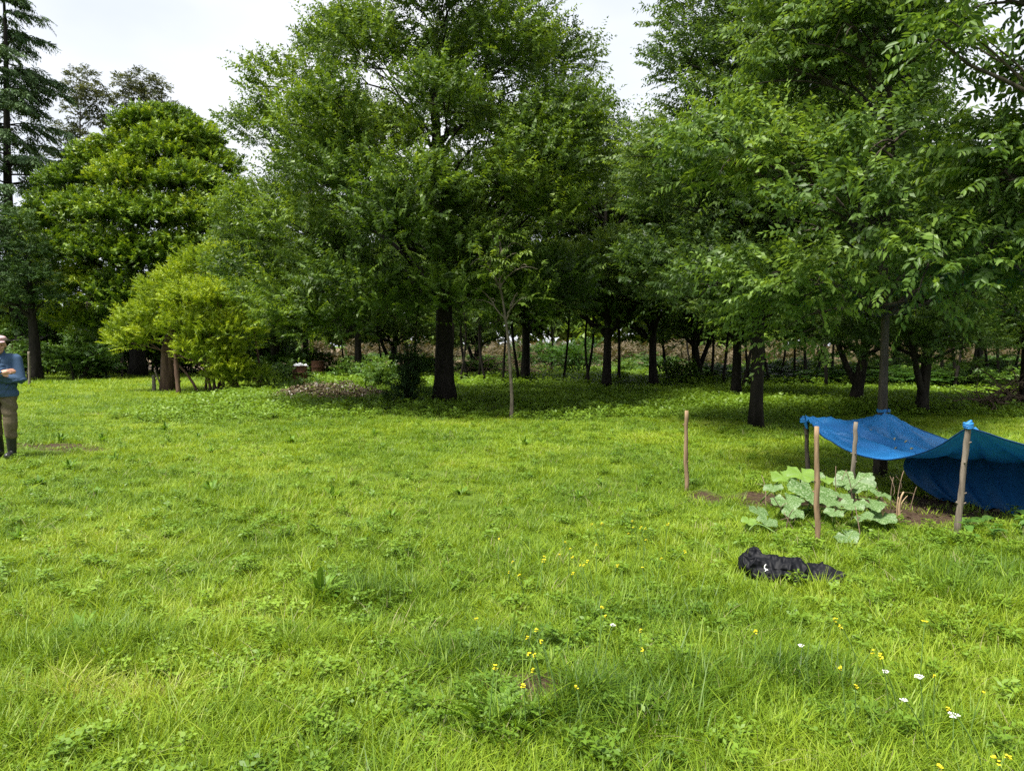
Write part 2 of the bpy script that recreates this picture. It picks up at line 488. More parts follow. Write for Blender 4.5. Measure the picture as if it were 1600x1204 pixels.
def trunk_and_limbs(clumps, r0, h, sway=0.25, lean=(0, 0), attach=(0.3, 0.95), fork=None, limb_r=0.45, top_r=0.12, subs=4, flare=0.6, path=None):
    mb = MB()
    k = 16
    t = np.linspace(0, 1, k)
    if path is None:
        path = np.stack([lean[0] * t + sway * np.sin(t * 5 + 1) * t * 0.4, lean[1] * t + sway * np.cos(t * 4.3) * t * 0.4 , h * t], -1)
        path[0] = [0, 0, -0.12]
    else:
        pth = np.asarray(path, float); tt = np.linspace(0, 1, len(pth))
        path = np.stack([np.interp(t, tt, pth[:, i]) for i in range(3)], -1)
    rad = r0 * (1 - t) ** 0.8 + r0 * top_r
    rad = rad * (1 + flare * np.exp(-t * h / 0.28))
    mb.tube(path, rad, 18, wob=0.08, lobes=0.12 * np.exp(-t * h / 0.5) + 0.05)
    if fork:
        fx_, fy_, z0_, z1_, fr_ = fork
        b_ = np.array([np.interp(z0_, path[:, 2], path[:, i]) for i in range(3)])
        mb.tube(bez(b_, b_ + [fx_ * .6, fy_ * .6, (z1_ - z0_) * .4], b_ + [fx_, fy_, z1_ - z0_], 10), np.linspace(fr_, fr_ * .4, 10), 12, wob=.06)
    for c in clumps:
        ctr = np.array(c[:3])
        rad_h = np.linalg.norm(ctr[:2] - path[-1][:2] * 0)
        za = np.clip(ctr[2] - 0.55 * rad_h - 0.3, attach[0] * h, attach[1] * h)
        p0 = np.array([np.interp(za, path[:, 2], path[:, i]) for i in range(3)])
        dist = np.linalg.norm(ctr - p0)
        mid = p0 + (ctr - p0) * 0.5 + np.array([0, 0, 0.13 * dist]) + rng.normal(0, 0.06 * dist, 3)
        rb = np.interp(za, path[:, 2], rad) * limb_r
        pp = bez(p0, mid, ctr, 9)
        pp[1:-1] += rng.normal(0, 0.02 * dist, (7, 3))
        mb.tube(pp, np.linspace(max(rb, 0.02), 0.012, 9), 6, cap=False)
        for _ in range(subs):
            i = rng.integers(4, 9)
            e = ctr + nrm(rng.normal(0, 1, 3)) * np.array(c[3:6]) * 0.85
            b0 = pp[i]
            mb.tube(bez(b0, (b0 + e) / 2 + [0, 0, 0.12], e, 5), np.linspace(0.016, 0.005, 5), 4, cap=False)
    return mb

def build_tree(name, clumps, leaf, mat, bark, trunk, loc, label, cat='tree', group=None, spr=None):
    root = empty(name, loc)
    tag(root, label, cat, group)
    mb = trunk_and_limbs(clumps, **trunk)
    link('trunk', mb.mesh(name + '_trunk', bark, True), root)
    spr = spr or {}
    p, d, ln = clump_sprays(clumps, **spr)
    V, Fq, ti = sprays_to_leaves(p, d, ln, **leaf)
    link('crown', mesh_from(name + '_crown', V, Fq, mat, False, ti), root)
    return root

# ------------------------------------------------------------------ the big elm in the middle
HERO = gnd(692, 632)
prof = [(2.1, 3.6), (3.0, 4.7), (4.5, 5.2), (6.5, 5.0), (8.5, 4.4), (10.5, 3.7), (12.0, 2.6), (13.2, 0.8)]
cl = envelope_clumps(62, prof, rc=(0.7, 1.25), flat=0.8, off=(0.2, 0))
cl += [(-4.6, -0.8, 5.0, 1.2, 1.2, .8), (-4.4, -0.5, 7.0, 1.2, 1.2, .9), (-4.0, -.8, 8.2, 1.0, 1.0, .8), (-4.7, -1.0, 3.4, 1.2, 1.1, .7), (-3.6, -2.2, 2.7, 1.2, 1.1, .6),
       (-2.6,-3.0,2.2,1.0,1.0,.6), (-3.4,-2.4,2.3,.9,.9,.6), (-5.2,0,4.4,.9,.9,.7), (-1.6, -3.4, 3.0, 1.2, 1.1, .6), (1.0, -3.5, 3.6, 1.2, 1.1, .7), (2.8, -2.6, 3.2, 1.2, 1.1, .7), (0.2,-2.2,9.6,1.2,1.1,.8), (-.8,-1.8,11.2,1.1,1.1,.8), (1.0,-1.6,11.6,1.1,1.1,.8), (-1.8,-2.4,8.6,1.2,1.1,.8), (1.9,-2.4,8.8,1.2,1.1,.8), (0.2,-3.2,7.0,1.2,1.1,.8), (2.6,-2.8,6.4,1.2,1.1,.8), (-2.4,-3.2,6.4,1.2,1.1,.8), (3.3,-1.2,7.4,1.1,1.1,.8), (-1.0,-3.3,2.5,1.0,.9,.55), (.5,-3.5,2.8,1.0,.9,.55), (2.0,-3.0,2.6,1.0,.9,.55), (-2.8,-1.2,2.5,1.0,1.0,.6), (0,-3.6,4.7,1.0,.9,.7), (-1.6,-3.7,5.2,1.0,.9,.7), (1.7,-3.5,5.1,1.0,.9,.7), (-3.2,-2.8,4.3,1.0,.9,.7)]
hero = build_tree('elm_tree', cl, dict(nl=26, leafL=0.088, ratio=0.5, droop=0.12, tint0=0.38, flat=.8, tri=True), M['elm'], M['bark'],
                  dict(r0=0.235, h=10.5, sway=0.5, attach=(0.27, 0.95), limb_r=0.32, subs=5, flare=0.45), HERO,
                  'tallest dark elm with thick black trunk in the centre of the meadow edge', spr=dict(per_m2=15, lnr=(0.4, 0.9), edge=0.3, low=0.3, up=.75, rnd=.5))
print('hero faces', len(hero.children[1].data.polygons))

# right-hand elm in front of the grove
RT = gnd(1181, 668)
prof = [(2.2, 1.5), (3.0, 2.3), (4.5, 2.6), (6.5, 2.4), (8.5, 2.1), (10.2, 1.2), (10.8, 0.5)]
cl = envelope_clumps(36, prof, rc=(0.75, 1.2), flat=0.65, off=(0.9, 0))
cl += [(-1.5, -.4, 6.8, .8, .8, .7), (-1.9, -.4, 5.2, .9, .9, .6), (-1.3, 0, 7.8, .8, .8, .7), (1.5,-1.2,6,.9,.9,.7), (2.2,-.8,7.5,.9,.9,.7), (-1.2, -1.6, 2.7, 0.9, 0.9, .5), (1.3, -1.6, 3.0, .9, .9, .5)]
right_elm = build_tree('elm_tree', cl, dict(nl=24, leafL=0.074, ratio=0.5, droop=0.15, tint0=0.44, flat=.8, tri=True), M['grove'], M['bark'],
                       dict(r0=0.112, h=8.8, sway=0.35, attach=(0.24, 0.95), limb_r=0.55, subs=5, flare=0.25), RT,
                       'elm with straight dark trunk standing left of the blue tarp', spr=dict(per_m2=22, lnr=(0.35, 0.8), edge=0.15, low=0.3, up=.6, rnd=.4))

# tarp tree: nearest, larger leaves
TT = gnd(1376, 744)
prof = [(2.0, 1.3), (2.6, 2.0), (3.6, 2.2), (4.8, 1.35), (6.2, 1.0), (7.4, 0.6)]
cl = envelope_clumps(26, prof, rc=(0.5, 0.85), flat=0.65, off=(-0.6, 0))
cl += [(-1.25, -1.0, 2.25, .6, .6, .35), (-0.5, -1.9, 2.4, .6, .6, .4), (0.9, -1.9, 2.7, .7, .6, .4), (1.7, -1.5, 3.2, .7, .7, .5), (0.2, -2.0, 3.3, .6, .6, .4), (-1.2, -1.5, 3.0, .6, .5, .4)]
tarp_tree = build_tree('elm_tree', cl, dict(nl=22, leafL=0.072, ratio=0.46, droop=0.2, hang=0.4, tint0=0.46, flat=.75), M['near_elm'], M['bark_mid'],
                       dict(r0=0.05, h=7.0, sway=0.12, attach=(0.28, 0.9), limb_r=0.5, subs=7, flare=0.7), TT,
                       'nearest elm with grey brown trunk that the blue tarp is tied to', spr=dict(per_m2=24, lnr=(0.35, 0.75), edge=0.12, low=0.35, up=.4))

# tree at the right edge, trunk outside the frame, branches reach in at the top
ET = np.array([5.5, 6.6, 0.0])
cl = [(-1.3, 0.2, 4.75, .5, .5, .3), (-1.75, 0.0, 4.2, .35, .35, .22), (-1.0, -.2, 5.2, .6, .6, .35), (-0.6, 0, 4.0, .6, .6, .45), (-1.0, 0.3, 3.2, .6, .6, .5), (-.3, -.2, 3.0, .7, .7, .5),
      (0.3, 0.2, 4.6, .9, .9, .6), (0.5, -.6, 5.6, .8, .8, .6), (0.9, .5, 3.6, .9, .9, .6), (-1.2, 0.5, 2.5, .5, .5, .35), (-.4, .6, 2.3, .6, .6, .35), (0, 0, 6.4, .7, .7, .5)]
edge_tree = build_tree('elm_tree', cl, dict(nl=19, leafL=0.08, ratio=0.45, droop=0.3, hang=0.45, tint0=0.38, sixv=True), M['near_elm'], M['bark_mid'],
                       dict(r0=0.10, h=6.4, sway=0.15, attach=(0.25, 0.9), limb_r=0.45, subs=6, flare=0.6), ET,
                       'elm branches with large leaves reaching in at the upper right corner', spr=dict(per_m2=20, lnr=(0.35, 0.7), edge=0.1, low=0.5))

# ------------------------------------------------------------------ grove trees (copied)
def grove_proto(seed_prof, n, tr, nl=22, leafL=0.095, name='grove_tree', mat='grove', per=11.5, rc=(0.8, 1.3), bark='bark', **k):
    cl = envelope_clumps(n, seed_prof, rc=rc, flat=0.6)
    return build_tree(name, cl, dict(nl=nl, leafL=leafL, ratio=0.52, droop=0.15, tint0=0.42, flat=.8, tri=True), M[mat], M[bark], tr, (0, 0, 0), '', 'tree', spr=dict(per_m2=per, lnr=(0.4, 0.85), low=0.3, up=.6, rnd=.4))
gA = grove_proto([(2.4, 1.8), (3.2, 3.1), (5.0, 3.5), (7.5, 3.0), (9.4, 1.6), (10.2, .5)], 34, dict(r0=0.16, h=8.6, sway=0.7, attach=(0.24, .95), limb_r=0.6, subs=4, flare=0.4))
gB = grove_proto([(2.0, 2.0), (3.0, 3.0), (4.6, 3.2), (6.6, 2.9), (8.2, 1.8), (9.2, .6)], 34, dict(r0=0.15, h=7.8, sway=1.0, lean=(0.8, 0.3), fork=(-1.2, -.3, .55, 4.2, .11), attach=(0.2, .95), limb_r=0.6, subs=4, flare=0.4))
gC = grove_proto([(2.6, 0.9), (3.6, 1.5), (5.4, 1.6), (7.0, 1.0), (7.6, .3)], 14, dict(r0=0.05, h=7.0, sway=1.3, lean=(.7, .2), attach=(0.3, .95), limb_r=0.5, subs=3, flare=0.3), rc=(0.6, 0.9), per=6)

# (proto, px, py, rot, scale, label)
grove = [
    (gA, 948, 611, 0.4, .88, 'straight dark grove trunk right of the light green understorey shrub'),
    (gA, 1021, 609, 2.1, 0.84, 'dark grove tree standing just left of the round bush under the trees'),
    (gB, 1092, 601, 3.2, 1.0, 'grove tree whose trunk leans left behind the round bush'),
    (gA, 1150, 622, 4.0, 0.8, 'slim grove tree close behind the elm left of the tarp'),
    (gB, 1334, 632, 5.6, .85, 'thick trunked grove tree bending right behind the tarp tree'),
    (gB, 1440, 648, .3, 0.74, 'forked grove tree right of the tarp tree'),
    (gA, 1597, 640, 5.0, 0.62, 'grove tree at the right edge beside the brush pile'),
    (gA, 820, 600, 5.2, 1.02, 'dark grove tree seen behind the pale sapling'),
    (gA, 560, 596, 1.3, 0.95, 'dark tree behind the rusty barrels'),
    (gB, 610, 588, 0.2, 1.0, 'leaning tree behind the dark conical shrub'),
    (gB, 430, 592, 4.4, 0.95, 'dark tree behind the right end of the golden bush'),
    (gA, 480, 584, 2.9, 1.0, 'dark tree far behind the barrels'),
    (gA, 1400, 592, 3.5, 1.05, 'grove tree in the back row above the tarp'),
    (gB, 1530, 590, 0.6, 1.05, 'grove tree in the back row near the brush pile'),
    (gA, 1690, 612, 2.4, 0.7, 'low grove tree crown cut by the right edge behind the brush pile'),
    (gA, 1640, 588, 1.4, 1.0, 'grove tree in the back row at the right edge'),
    (gB, 740, 588, 5.4, 1.0, 'grove tree in the back row right of the big elm trunk'),
]
thin = [(718, 600), (731, 598), (747, 599), (786, 604), (812, 603), (914, 604), (922, 606), (966, 605), (1129, 606), (1203, 606), (1217, 600), (1262, 606), (1291, 612), (1490, 612), (1500, 611), (1513, 609), (1300, 604), (1545, 604), (1160, 610), (1172, 604), (1240, 604), (1276, 600), (1350, 604), (1420, 606), (1475, 606), (1560, 610), (1580, 604), (1045, 600), (1110, 604), (880, 602), (760, 606), (700, 596), (650, 594), (540, 586), (1466, 600), (1082, 590), (860, 588), (1320, 590), (600, 582)]
used = set()
def place(proto, p, rz, sc, label, group):
    if id(proto) not in used:
        used.add(id(proto)); o = proto
        o.location = p; o.rotation_euler = (0, 0, rz); o.scale = (sc, sc, sc)
    else:
        o = copy_tree(proto, p, rz, sc)
    o['label'] = label; o['category'] = 'tree'
    if group: o['group'] = group
    return o
for pr, px, py, rz, sc, lab in grove:
    place(pr, gnd(px, py), rz, sc, lab, 'grove trees at the meadow edge')
for i, (px, py) in enumerate(thin):
    o = place(gC, gnd(px, py), i * 2.4, 0.85 + 0.3 * ((i * 7) % 10) / 10, '', None)
    o.name = 'thin_tree'
    side = 'left of the pale sapling, behind the big elm' if px < 800 else ('between the sapling and the straight elm' if px < 1180 else 'behind the blue tarp')
    tag(o, 'thin young grove tree ' + side, 'tree', 'thin young trees in the grove ' + side)

# pale sapling in front of the grove
SP = gnd(799, 655)
loc = lambda px, py, d: at(px, py, d) - SP
path = [loc(799, 660, SP[1]), loc(800, 620, SP[1]), loc(797, 570, SP[1]), loc(793, 520, SP[1]), loc(786, 470, SP[1]), loc(780, 440, SP[1]), loc(782, 400, SP[1]), loc(781, 370, SP[1])]
path[0][2] = -0.1
cl = [(*loc(px, py + 30, SP[1] + dy), r, r, r * .6) for px, py, dy, r in [(770, 340, 0, .55), (755, 375, -.3, .5), (800, 350, .2, .5), (812, 390, 0, .45), (772, 400, -.3, .5), (760, 430, 0, .4), (805, 440, -.2, .35), (780, 310, .3, .5), (785, 370, -.2, .5)]]
sap = build_tree('sapling_tree', cl, dict(nl=13, leafL=0.085, ratio=0.4, droop=0.35, hang=0.5, tint0=0.5, sixv=True), M['elm'], M['bark_pale'],
                 dict(r0=0.034, h=float(path[-1][2]), path=path, attach=(0.4, .95), limb_r=0.22, subs=3, flare=0.2, top_r=0.2), SP,
                 'young sapling with pale slender trunk in front of the grove', spr=dict(per_m2=4.5, lnr=(0.3, 0.6), low=0.45))

# ------------------------------------------------------------------ golden bush on the left
GB = gnd(300, 612)
loc = lambda px, py, dy=0: at(px, py, GB[1] + dy) - GB
gl = []
for px, py, dy, r in [(330, 425, 0, 1.0), (370, 420, .5, 1.0), (290, 440, 0, .9), (255, 455, -.3, .8), (245, 490, -.5, .8), (210, 500, -.3, .65), (190, 515, -.2, .45), (300, 470, -.9, .95), (340, 470, -1.1, 1.0), (385, 470, -.6, 1.0),
                      (290, 510, -1.1, .8), (330, 520, -1.2, .8), (370, 520, -1.0, .9), (350, 550, -1.0, .6), (230, 520, -.6, .5), (310, 480, 1.0, 1.0), (260, 480, 1.0, .9), (360, 450, 1.5, 1.0), (205, 535, -.5, .5), (180, 530, -.2, .4), (300, 545, -1.3, .6), (330, 560, -1.3, .6), (360, 575, -1.2, .6), (310, 415, .2, .8), (345, 405, .4, .8), (375, 585, -.8, .55), (400, 590, -.6, .5), (340, 590, -.5, .4)]:
    gl.append((*loc(px, py, dy), r * 1.05, r * 1.05, r * 0.75))
mbs = MB()
for i in range(16):
    c = gl[rng.integers(0, len(gl))]
    b = np.array([rng.uniform(0.2, 2.6), rng.uniform(-0.6, 0.8), -0.1])
    mbs.tube(bez(b, [b[0] * .8 + c[0] * .2, b[1], c[2] * .6], c[:3], 8), np.linspace(0.05, 0.012, 8), 6)
tkb = loc(262, 612, .3); tkb[2] = -0.1
mbs.tube([tkb, tkb + [0, 0, .8], loc(262, 545, .3), loc(275, 500, .3), loc(300, 450, .2)], [.28, .22, .2, .12, .03], 12, wob=.08)
gb = tag(empty('golden_bush', GB), 'bright yellow green bushy tree with peeling brown trunk left of the big elm', 'bush')
link('trunk', mbs.mesh('golden_bush_trunk', M['bark_red'], True), gb)
p, d, ln = clump_sprays(gl, per_m2=40, lnr=(0.3, 0.6), up=0.75, outw=0.25, rnd=0.4, low=0.35)
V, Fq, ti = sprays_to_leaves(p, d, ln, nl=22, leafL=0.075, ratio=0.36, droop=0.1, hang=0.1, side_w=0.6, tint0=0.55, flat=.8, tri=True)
link('crown', mesh_from('golden_bush_crown', V, Fq, M['golden'], False, ti), gb)

# ------------------------------------------------------------------ rounded yellow green tree, far left
CT = gnd(215, 588)
loc = lambda px, py, dy=0: at(px, py, CT[1] + dy) - CT
cl = []
for px, py, dy, r in [(235, 195, 0, 1.3), (270, 200, .5, 1.3), (215, 200, 0, 1.2), (305, 220, 0, 1.3), (150, 250, 0, 1.2), (95, 290, .3, 1.1), (255, 225, -1, 1.3), (200, 235, 0, 1.4), (290, 235, 0, 1.5), (245, 250, -1.5, 1.5), (160, 265, 0, 1.4), (330, 265, 0, 1.4), (120, 290, 0, 1.3), (200, 285, -2, 1.6), (290, 290, -2, 1.6), (350, 310, -1, 1.4),
                      (85, 330, 0, 1.3), (130, 335, -2, 1.5), (60, 355, 0, 1.1), (180, 340, -3, 1.6), (240, 345, -3, 1.6), (310, 345, -2.5, 1.5), (65, 400, -1, 1.3), (110, 395, -2.5, 1.4), (165, 400, -3, 1.5), (220, 405, -3, 1.5), (280, 400, -3, 1.5), (340, 380, -2, 1.4),
                      (80, 450, -1.5, 1.3), (130, 450, -2.5, 1.3), (185, 460, -3, 1.4), (230, 465, -3, 1.2), (110, 500, -1.5, 1.1), (160, 510, -2, 1.0), (240, 300, 2, 1.8), (170, 350, 2, 2), (300, 350, 2, 2), (110, 400, 2, 1.8), (240, 420, 1, 2)]:
    cl.append((*loc(px, py, dy), r * 1.1, r * 1.1, r * 0.75))
camphor = build_tree('broadleaf_tree', cl, dict(nl=17, leafL=0.16, ratio=0.5, droop=0.05, hang=0.1, tint0=0.45, tint_tip=0.5, flat=.7, tri=True), M['camphor'], M['bark'],
                     dict(r0=0.34, h=9.5, sway=0.3, attach=(0.15, .95), limb_r=0.5, subs=4, flare=0.4), CT,
                     'broad rounded yellow green tree on the left behind the golden bush', spr=dict(per_m2=14, lnr=(0.35, 0.65), up=0.8, low=0.3, rnd=0.35))

# ------------------------------------------------------------------ conifers and gum trees at the far left
CD = at(24, 560, 46); CD[2] = 0
root = tag(empty('cedar_tree', CD), 'tall dark cedar with drooping tiered branches at the left edge', 'tree')
mb = MB(); H = 24.5
zz = np.linspace(-.1, H, 14); mb.tube(np.stack([0.15 * np.sin(zz * .4), 0.1 * np.cos(zz * .5), zz], -1), np.linspace(.42, .04, 14), 10)
P, D, L = [], [], []
z = 3.5
while z < H - 0.3:
    t = (z - 5) / (H - 5)
    for k in range(rng.integers(3, 6)):
        az = rng.random() * 2 * np.pi
        ln_ = (5.2 * (1 - t) ** 0.7 + 0.5) * (0.65 + 0.5 * rng.random())
        dv = np.array([math.cos(az), math.sin(az), 0])
        b = np.array([0, 0, z]); e = b + dv * ln_ + [0, 0, -0.05 * ln_ + 0.12 * rng.normal()]
        pp = bez(b, (b + e) / 2 + [0, 0, 0.16 * ln_], e, 8)
        mb.tube(pp, np.linspace(0.06 * (1 - t) + .02, 0.01, 8), 4, cap=False)
        sd = np.array([-dv[1], dv[0], 0])
        n_ = int(ln_ * 15)
        for i in range(n_):
            s = 0.15 + 0.85 * rng.random()
            q = np.array([np.interp(s, np.linspace(0, 1, 8), pp[:, j]) for j in range(3)])
            w = ln_ * 0.30 * (1.05 - s)
            dd = nrm(dv * .7 + sd * rng.normal(0, .8) + [0, 0, -0.15 + .15 * rng.normal()])
            P.append(q + sd * rng.normal(0, w) * .6); D.append(dd); L.append(0.4 + 0.5 * rng.random())
    z += 0.55 + 0.3 * rng.random()
link('trunk', mb.mesh('cedar_trunk', M['bark'], True), root)
V, Fq, ti = sprays_to_leaves(np.array(P), np.array(D), np.array(L), nl=16, leafL=0.21, ratio=0.30, droop=0.4, hang=0.4, side_w=0.9, tint0=0.45)
link('crown', mesh_from('cedar_crown', V, Fq, M['cedar'], False, ti), root)

JN = gnd(55, 594)
cl = []
loc = lambda px, py, dy=0: at(px, py, JN[1] + dy) - JN
for px, py, dy, r in [(20, 350, 0, 1.1), (0, 390, -.5, 1.2), (45, 395, -.3, 1.0), (20, 430, -1, 1.2), (60, 440, -.8, 1.0), (-20, 450, 0, 1.3), (10, 470, -1.0, 1.1), (70, 470, -.4, .8), (-25, 370, .5, 1.2), (-40, 420, 0, 1.2), (-10, 330, .5, .9), (40, 465, .4, 1.0)]:
    cl.append((*loc(px, py, dy), r, r, r * .7))
build_tree('juniper_tree', cl, dict(nl=16, leafL=0.12, ratio=0.3, droop=0.15, hang=0.1, side_w=0.7, tint0=0.4), M['juniper'], M['bark'],
           dict(r0=0.26, h=5.5, sway=.2, attach=(0.3, .95), limb_r=.4, subs=4, flare=.3), JN,
           'dark low juniper at the left edge behind the man', spr=dict(per_m2=11, lnr=(.3, .55), up=.3, low=.4))

def gum(px, py, d, tufts, label):
    base = at(px, 560, d); base[2] = 0
    lc = [(*(at(a, b, d + dy) - base), r, r, r * .8) for a, b, dy, r in tufts]
    return build_tree('gum_tree', lc, dict(nl=12, leafL=0.24, ratio=0.35, droop=0.2, hang=0.3, tint0=0.45), M['euc'], M['bark_mid'],
                      dict(r0=0.22, h=float(max(c[2] for c in lc)) * .9, sway=.6, attach=(.55, .95), limb_r=.6, subs=7, flare=.2), base, label, group='gum trees on the skyline', spr=dict(per_m2=4.0, lnr=(.4, .8), low=.6))
gum(140, 560, 62, [(128, 125, 0, 1.3), (115, 145, .5, 1.1), (145, 150, 0, 1.3), (160, 160, .3, 1.0), (120, 175, 0, 1.2), (150, 185, .5, 1.0), (100, 205, 0, 1.2), (125, 215, 0, 1.1), (95, 240, 0, 1.2), (120, 250, 0, 1.3)], 'thin gum tree with clustered crown just right of the cedar')
gum(215, 560, 64, [(195, 130, 0, 1.1), (222, 128, 0, 1.4), (243, 138, 0, 1.1), (208, 150, 0, 1.2), (235, 152, 0, 1.1), (190, 155, .4, .9), (250, 165, .4, .6), (265, 165, .4, .6), (180, 205, 0, 1.0), (170, 190, 0, .8)], 'flat topped gum tree rising above the rounded tree')

# ------------------------------------------------------------------ shrubs
def shrub_proto(n, w, h, leafL, mat, per, name='shrub', nl=14, ratio=.42, up=.5, tint0=.4, cone=False):
    cl = []
    for i in range(n):
        a_ = rng.random() * 2 * np.pi; q = w * .5 * math.sqrt(rng.random()) ; zz_ = h * (0.2 + .62 * rng.random() * (1 - .5 * q / (w * .5)))
        r = .26 * w * (0.7 + .5 * rng.random())
        if cone:
            zz_ = h * (.1 + .8 * i / n); q = w * .42 * (1 - .75 * i / n) * math.sqrt(rng.random()); r = w * .24 * (1.15 - .7 * i / n)
        cl.append((q * math.cos(a_), q * math.sin(a_), zz_, r, r, min(r * .8, zz_ * .9)))
    root = empty(name, (0, 0, 0))
    mb = MB()
    for c in cl:
        for k in range(3):
            e = np.array(c[:3]) + rng.normal(0, .15 * w * .5, 3)
            mb.tube(bez(np.array([c[0] * .25, c[1] * .25, -.05]), [c[0] * .6, c[1] * .6, e[2] * .6], e, 6), np.linspace(.022, .006, 6), 5, cap=False)
    link('stems', mb.mesh(name + '_stems', M['bark'], True), root)
    p, d, ln = clump_sprays(cl, per_m2=per, lnr=(.25, .5), up=up, low=.4, outw=.3)
    V, Fq, ti = sprays_to_leaves(p, d, ln, nl=nl, leafL=leafL, ratio=ratio, droop=.2, hang=.2, tint0=tint0)
    link('crown', mesh_from(name + '_crown', V, Fq, M[mat], False, ti), root)
    tag(root, '', 'shrub')
    return root
sA = shrub_proto(10, 2.4, 1.9, 0.11, 'shrub', 14)
sB = shrub_proto(8, 1.6, 0.9, 0.10, 'shrub', 14, nl=11, tint0=.5)
sC = shrub_proto(20, 1.25, 1.9, 0.075, 'juniper', 26, nl=16, ratio=.3, up=.9, cone=True)
sD = shrub_proto(9, 3.0, 2.8, 0.13, 'sapling', 7, nl=12, up=.4)
shr = [
    (sC, 637, 634, 0, (1.0, 1.0, 1.0), 'dark conical shrub standing left of the big elm trunk', None),
    (sA, 120, 594, 0, (1.1, 1, 1), 'dark green laurel shrub left of the golden bush at the lawn edge', None),
    (sA, 165, 592, 2, (1, 1, .8), 'dark laurel shrub touching the golden bush on its left', None),
    (sA, 75, 586, 4, (1.2, 1.2, 1.1), 'dark shrub behind the thin post near the man', None),
    (sA, 20, 588, 1, (1.2, 1.2, .9), 'dark shrub behind the man at the left edge', None),
    (sB, 1060, 604, 1, (1.25, 1.25, 1.25), 'round green bush under the grove between two trunks', None),
    (sD, 905, 590, 0, (1, 1, 1), 'light green understorey shrub left of the straight grove trunk', None),
    (sD, 850, 582, 2, (1, 1, 1), 'pale leafy shrub behind the sapling', None),
    (sB, 435, 606, 3, (1.4, 1.2, 1.2), 'low leafy shrub left of the rusty barrels', None),
    (sB, 484, 612, 2, (.6, .6, .6), 'small leafy plant in front of the rusty barrels', None),
    (sB, 560, 600, 5, (1.5, 1.2, 1.2), 'leafy shrub right of the rusty barrels', None),
    (sB, 595, 612, 1, (1.2, 1.2, 1.3), 'leafy shrub between the litter heap and the conical shrub', None),
]
gmid = [(680, 590), (770, 590), (1110, 596), (1180, 592), (1240, 598), (1270, 604), (1300, 600), (1365, 602), (1400, 606), (1460, 606), (1490, 600), (1520, 606), (1550, 612), (1580, 602), (1610, 606), (980, 588), (1040, 586), (640, 590), (530, 590), (470, 592)]
used_s = set()
def place_s(proto, p, rz, sc):
    if id(proto) not in used_s:
        used_s.add(id(proto)); o = proto
        o.location = p; o.rotation_euler = (0, 0, rz); o.scale = sc
        return o
    return copy_tree(proto, p, rz, sc)
for pr, px, py, rz, sc, lab, grp in shr:
    tag(place_s(pr, gnd(px, py), rz, sc), lab, 'shrub', grp)
for i, (px, py) in enumerate(gmid):
    o = place_s((sB, sA, sD)[i % 3], gnd(px, py), i * 1.7, (1.3, 1.3, (1.0, .6, .42)[i % 3] * (1 if px > 700 else 1.4)))
    w_ = 'behind the blue tarp' if px > 1200 else 'behind the big elm and the sapling'
    tag(o, 'dim green understorey shrub deep in the grove ' + w_, 'shrub', 'understorey shrubs ' + w_)

# far wood beyond the field: one mass
cl = []
for i in range(215):
    x_ = -70 + i * .85 + rng.normal(0, 1.5); y_ = rng.uniform(74, 90)
    r = rng.uniform(1.8, 3.2)
    cl.append((x_, y_, (1.2, 3.2)[i % 2] + rng.uniform(0.0, 3.5) * (0.35 + fbm(x_, 3.0, .08)), r, r, r * .8))
p, d, ln = clump_sprays(cl, per_m2=.7, lnr=(.9, 1.6), low=.4)
V, Fq, ti = sprays_to_leaves(p, d, ln, nl=8, leafL=0.9, ratio=.55, tint0=.6)
tag(link('far_wood', mesh_from('far_wood', V, Fq, M['elm'], False, ti)), 'distant hedge of trees beyond the dry field', 'wood', kind='stuff')
# dry scrub along the far rim of the grove: one mass
cl = []
for i in range(210):
    x_ = rng.uniform(-14, 52); y_ = rng.uniform(44, 62); r = rng.uniform(.5, 1.1)
    cl.append((x_, y_, r * .6 + rng.uniform(0, .7), r * 1.3, r, r * .75))
p, d, ln = clump_sprays(cl, per_m2=4.5, lnr=(.4, .8), up=1.0, low=.3)
V, Fq, ti = sprays_to_leaves(p, d, ln, nl=9, leafL=0.24, ratio=.3, tint0=.45, side_w=.5, tri=True)
tag(link('dry_scrub', mesh_from('dry_scrub', V, Fq, M['scrub'], False, ti)), 'brownish dry scrub seen between the trunks beyond the grove', 'scrub', kind='stuff')
# tall shrubs closing the view behind the left-hand trees
for i in range(17):
    px = 10 + i * 27 + rng.normal(0, 6); d_ = 44 + rng.uniform(-3, 4); p_ = at(px, 560, d_); p_[2] = 0
    o = copy_tree(sA, p_, i * 1.3, (1.5, 1.5, 1.7 + .5 * rng.random()))
    tag(o, 'tall dark shrub in the hedge closing the view behind the left hand trees', 'shrub', 'hedge shrubs behind the left hand trees')
for i in range(13):
    px = 470 + i * 88 + rng.normal(0, 12); d_ = 49 + rng.uniform(-3, 6); p_ = at(px, 560, d_); p_[2] = 0.1
    o = copy_tree((sD, sA)[i % 2], p_, i * 1.3, (1.5, 1.3, .35 + .25 * rng.random()))
    tag(o, 'pale green bush at the far rim of the grove before the dry field', 'shrub', 'bushes at the far rim of the grove')
